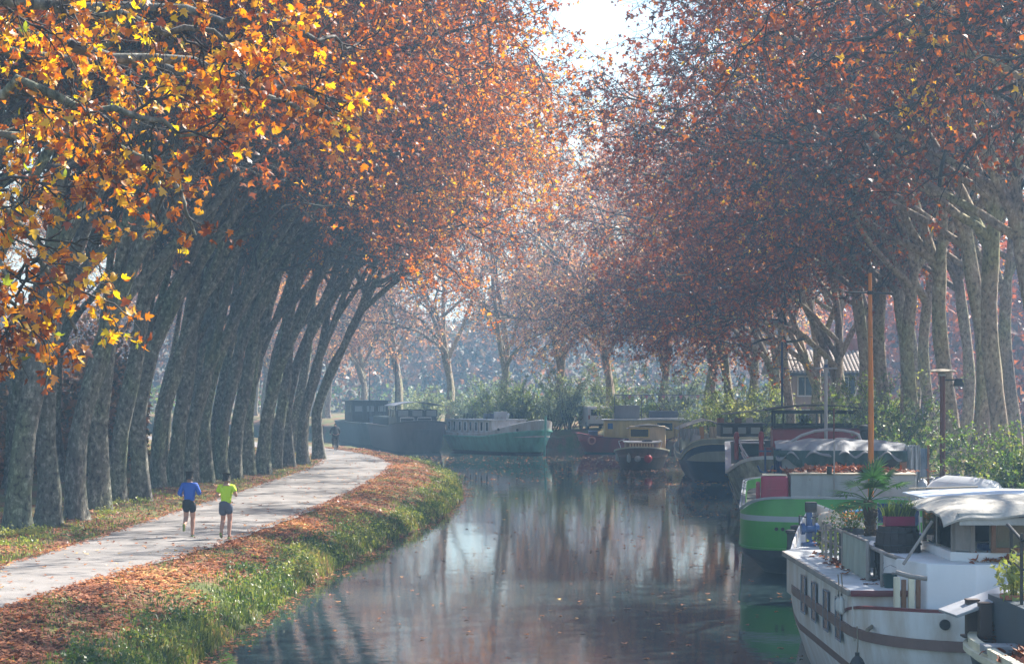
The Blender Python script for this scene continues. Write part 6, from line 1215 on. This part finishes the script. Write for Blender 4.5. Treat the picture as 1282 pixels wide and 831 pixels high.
# ---------------------------------------------------------------- right bank: lamp post, clutter, house, van
gz = lambda x, d: float(zg(x, d))
lx, ld = PX(1180, 62), 62.0; lp = empty('lamp_post', (lx, ld, gz(lx, ld)), 0, 'brown lamp post with a flat round cap and a black floodlight', 'lamp post')
tube('post', [(0, 0, 0), (0, 0, 4.30)], .085, M['brown_post'], lp, 10); MB().lathe([(.10, 0), (.10, .25), (.08, .3)], n=12).build('post_base', M['brown_post'], lp)
MB().lathe([(.44, 0), (.46, .03), (.36, .07), (.05, .10)], (-.02, 0, 4.40), 24).build('lamp_cap', M['pale_wood'], lp, smooth=True); MB().lathe([(.10, 0), (.12, .06), (.06, .12)], (0, 0, 4.28), 12).build('lamp_globe', M['pale_grey'], lp, smooth=True)
tube('bracket', [(0, 0, 4.15), (.4, 0, 4.16)], .025, M['black_metal'], lp, 6); MB().box((.50, 0, 4.08), (.32, .24, .24), taper=.6).build('floodlight', M['black_metal'], lp, bevel=.02)
# upturned dinghy
dg = Boat('upturned white dinghy lying on the bank among weeds', 'dinghy', (PX(1212, 56), 56, gz(PX(1212, 56), 56) + .78), R(-60), 3.0, 1.3, .5, 1.4, 2.0, name='dinghy')
dg.hull([(0, 0, 0, 1), (-.04, -.02, -.02, 0), (-.3, .05, .05, 0), (-.55, .25, .2, 0)], [M['white_paint'], M['blue_trim']]); dg.e.rotation_euler = (R(180), R(18), R(25)); 
bpy.context.view_layer.update()
# covered heaps, planks
def tarp_heap(px, d, w, h, m, label, seed, cat='tarpaulin', name='covered_pile'):
    r_ = np.random.default_rng(seed); x = PX(px, d); e = empty(name, (x, d, gz(x, d) - .05), 0, label, cat); n = 26; V = []
    for j in range(n):
        for i in range(n):
            u, v = i / (n - 1) * 2 - 1, j / (n - 1) * 2 - 1; f = max(0, 1 - u ** 4) * max(0, 1 - v ** 4); V.append((u * w / 2, v * w * .4, h * f ** .5 * (.8 + .2 * math.sin(u * 7 + seed) * math.sin(v * 5 + 1)) + .03 * math.sin(u * 31 + v * 17)))
    b = MB(); b.v = V; b.f = [(j * n + i, j * n + i + 1, (j + 1) * n + i + 1, (j + 1) * n + i) for j in range(n - 1) for i in range(n - 1)]; b.m = [0] * len(b.f); b.build('cover_sheet', m, e, smooth=True)
    for k in range(4): box('weight_plank', (-.3 * w + k * .2 * w, -.1, h * .93 + .02 * k), (.5, .12, .04), M['grey_wood'], e, rz=k * .7)
    return e
tarp_heap(1200, 63, 2.2, 1.15, M['dark_blue_cloth'], 'dark blue tarpaulin covered heap beside the lamp post', 2); tarp_heap(1128, 80, 1.6, .8, M['slate'], 'grey covered heap behind the barrel', 5); tarp_heap(1168, 66, 1.8, 1.0, M['plastic_tarp'], 'pale plastic covered heap left of the lamp post', 8)
def post_thing(px, d, h, w, m, label, cat='post'):
    x = PX(px, d); e = empty('post', (x, d, gz(x, d)), 0, label, cat, 'low posts on the right bank'); box('post_body', (0, 0, h / 2), (w, w, h), m, e); box('post_top', (0, 0, h + .01), (w + .03, w + .03, .03), m, e)
post_thing(1222, 55, .75, .16, M['pale_grey'], 'grey concrete post right of the upturned dinghy'); post_thing(1189, 59, 1.0, .2, M['pale_grey'], 'grey post left of the dark blue covered heap'); post_thing(1157, 74, 1.1, .14, M['grey_wood'], 'thin wooden post beside the lamp post')
x, d = PX(1150, 72), 72.0; pk = empty('plank_stack', (x, d, gz(x, d)), .2, 'stack of rough timber planks on the bank behind the barrel', 'planks')
for k in range(9): box('plank', (.1 * (k % 3) - .1, (k % 3 - 1) * .24, .05 + (k // 3) * .06), (2.2, .2, .045), M['pale_wood'] if k % 2 else M['grey_wood'], pk, rz=.05 * (k % 4) - .07, bevel=.006)
gp = empty('gangplank', (11.9, 55.0, 1.78), 0, 'pale gangplank reaching from the bank to the green barge', 'gangplank'); box('plank', (0, 0, 0), (2.6, .35, .05), M['tan_planks'], gp, rz=.1)
for y in (-.16,): tube('hand_rail', [(-1.2, y, .0), (-.9, y, .55), (1.0, y, .6)], .02, M['pale_wood'], gp, 6)
# house behind the trunks
hx, hd = 22.6, 142.0; ho = empty('house', (hx, hd, gz(hx, hd)), 0, 'brick house with a pale tiled roof behind the right bank trunks', 'house'); W_, H_ = 6.8, 4.6
box('wall', (0, 3, H_ / 2), (W_, 6, H_), M['stucco'], ho, bevel=0)
for x in (-3.0, -.1, 3.0):                   # brick piers of toothed courses
    br = MB()
    for k in range(16): br.box((x, -.04, .15 + k * .30), (.55 if k % 2 else .40, .08, .27))
    o = br.build('brick_pier', M['brick'], ho); o['kind'] = 'stuff'
for x, z in ((-1.6, 3.6), (1.5, 3.6), (-1.6, 1.2), (1.5, 1.2)):
    w = window(ho, (x, -.06, z), 1.15, 1.5, '-y', M['white_paint'], M['glass'], .1, .12); box('glazing_bar', (0, -.01, 0), (.05, .04, 1.3), M['white_paint'], w, bevel=.004); box('window_surround', (0, .05, .84), (1.5, .06, .16), M['brick'], w, bevel=.005)
rf = empty('roof', (0, 0, H_)); rf.parent = ho; ri = MB(); ri.extr([(-.7, -.02), (3.0, 1.5), (6.7, -.02), (6.7, -.12), (-.7, -.12)], 'x', -W_ / 2 - .5, W_ / 2 + .5).build('roof_deck', M['grey_wood'], rf)
tl = MB(); nx = int((W_ + 1) / .28)
for i in range(nx):
    x = -W_ / 2 - .4 + i * .28
    for j in range(9):
        y = -.75 + j * .42; z = (y + .7) * .41 + .03; tl.add([(x + .11 * math.cos(a) , y + yy, z + yy * .41 + .09 * math.sin(a) + (.03 if yy == 0 else 0)) for yy in (0, .44) for a in (0, .8, 1.57, 2.34, 3.14)], [(k, k + 1, k + 6, k + 5) for k in range(4)])
o = tl.build('roof_tile', M['tile'], rf); o['kind'] = 'stuff'
box('eaves_board', (0, -.72, H_ - .16), (W_ + 1, .08, .22), M['dark_timber'], ho); box('chimney', (2.5, 3.4, H_ + 1.9), (.8, .8, 1.2), M['brick'], ho)
# white van on the far bank
vx, vd = PX(744, 170), 171.0; vn = empty('van', (vx, vd, gz(vx, vd)), R(8), 'white van parked behind the shrubs left of the red barge', 'van')
MB().extr([(-2.4, .35), (2.0, .35), (2.4, .45), (2.4, .95), (1.9, 1.15), (1.35, 1.85), (1.1, 2.0), (-2.3, 2.0), (-2.42, 1.85)], 'x', -.95, .95).build('body', M['white_paint'], vn, bevel=.06)
for x, y in ((-.86, -1.6), (.86, -1.6), (-.86, 1.5), (.86, 1.5)):
    w = MB().lathe([(.2, -.12), (.33, -.12), (.35, 0), (.33, .12), (.2, .12)], (0, 0, 0), 16, axis='X').build('wheel', M['tyre'], vn, smooth=True, loc=(x, y, .35)); MB().lathe([(.18, -.13), (.18, .13)], (0, 0, 0), 12, axis='X').build('rim', M['steel_rail'], w)
for s_ in (-1, 1): box('side_window', (s_ * .955, .9, 1.5), (.02, .9, .5), M['glass'], vn, bevel=.005); box('headlight', (s_ * .7, 2.42, .8), (.3, .04, .18), M['glass_pale'], vn, bevel=.01); box('tail_light', (s_ * .85, -2.44, 1.1), (.12, .03, .35), M['red_paint'], vn, bevel=.01)
box('windscreen', (0, 1.68, 1.52), (1.6, .03, .75), M['glass'], vn, rx=-.66 + 1.57 - 1.57); box('rear_window', (0, -2.43, 1.5), (1.4, .02, .5), M['glass'], vn, bevel=.005); box('bumper', (0, -2.46, .45), (1.8, .1, .18), M['black_metal'], vn)
# stone edging of the right bank
qe = bpy.data.meshes.new('quay'); V = []; Fq = []
ds = np.arange(22, 150, 2.0)
for d in ds:
    a = float(fWR(d)); V += [(a + .02, d, -.6), (a + .0, d, 1.12), (a + .42, d, 1.16), (a + .46, d, .9)]
k = np.arange(len(ds) - 1)[:, None] * 4
Fq = np.concatenate([k + np.array([0, 4, 5, 1]), k + np.array([1, 5, 6, 2]), k + np.array([2, 6, 7, 3])]); o = bpy.data.objects.new('quay', npmesh('quay', np.array(V), Fq, False, [M['stone_quay']])); link(o); tag(o, kind='structure')
# ---------------------------------------------------------------- haze
def haze():
    mb = MB().box((-250, 325, 17.75), (1700, 800, 41.5))
    m = bpy.data.materials.new('pale_haze'); m.use_nodes = True; t = m.node_tree; t.nodes.clear()
    out = nd(t, 'ShaderNodeOutputMaterial'); v = nd(t, 'ShaderNodeVolumePrincipled')
    v.inputs['Color'].default_value = (.40, .68, 1.0, 1); v.inputs['Density'].default_value = HAZE; v.inputs['Anisotropy'].default_value = .35
    t.links.new(v.outputs[0], out.inputs['Volume'])
    o = mb.build('haze', m); tag(o, kind='stuff')
HAZE = .00125
haze()
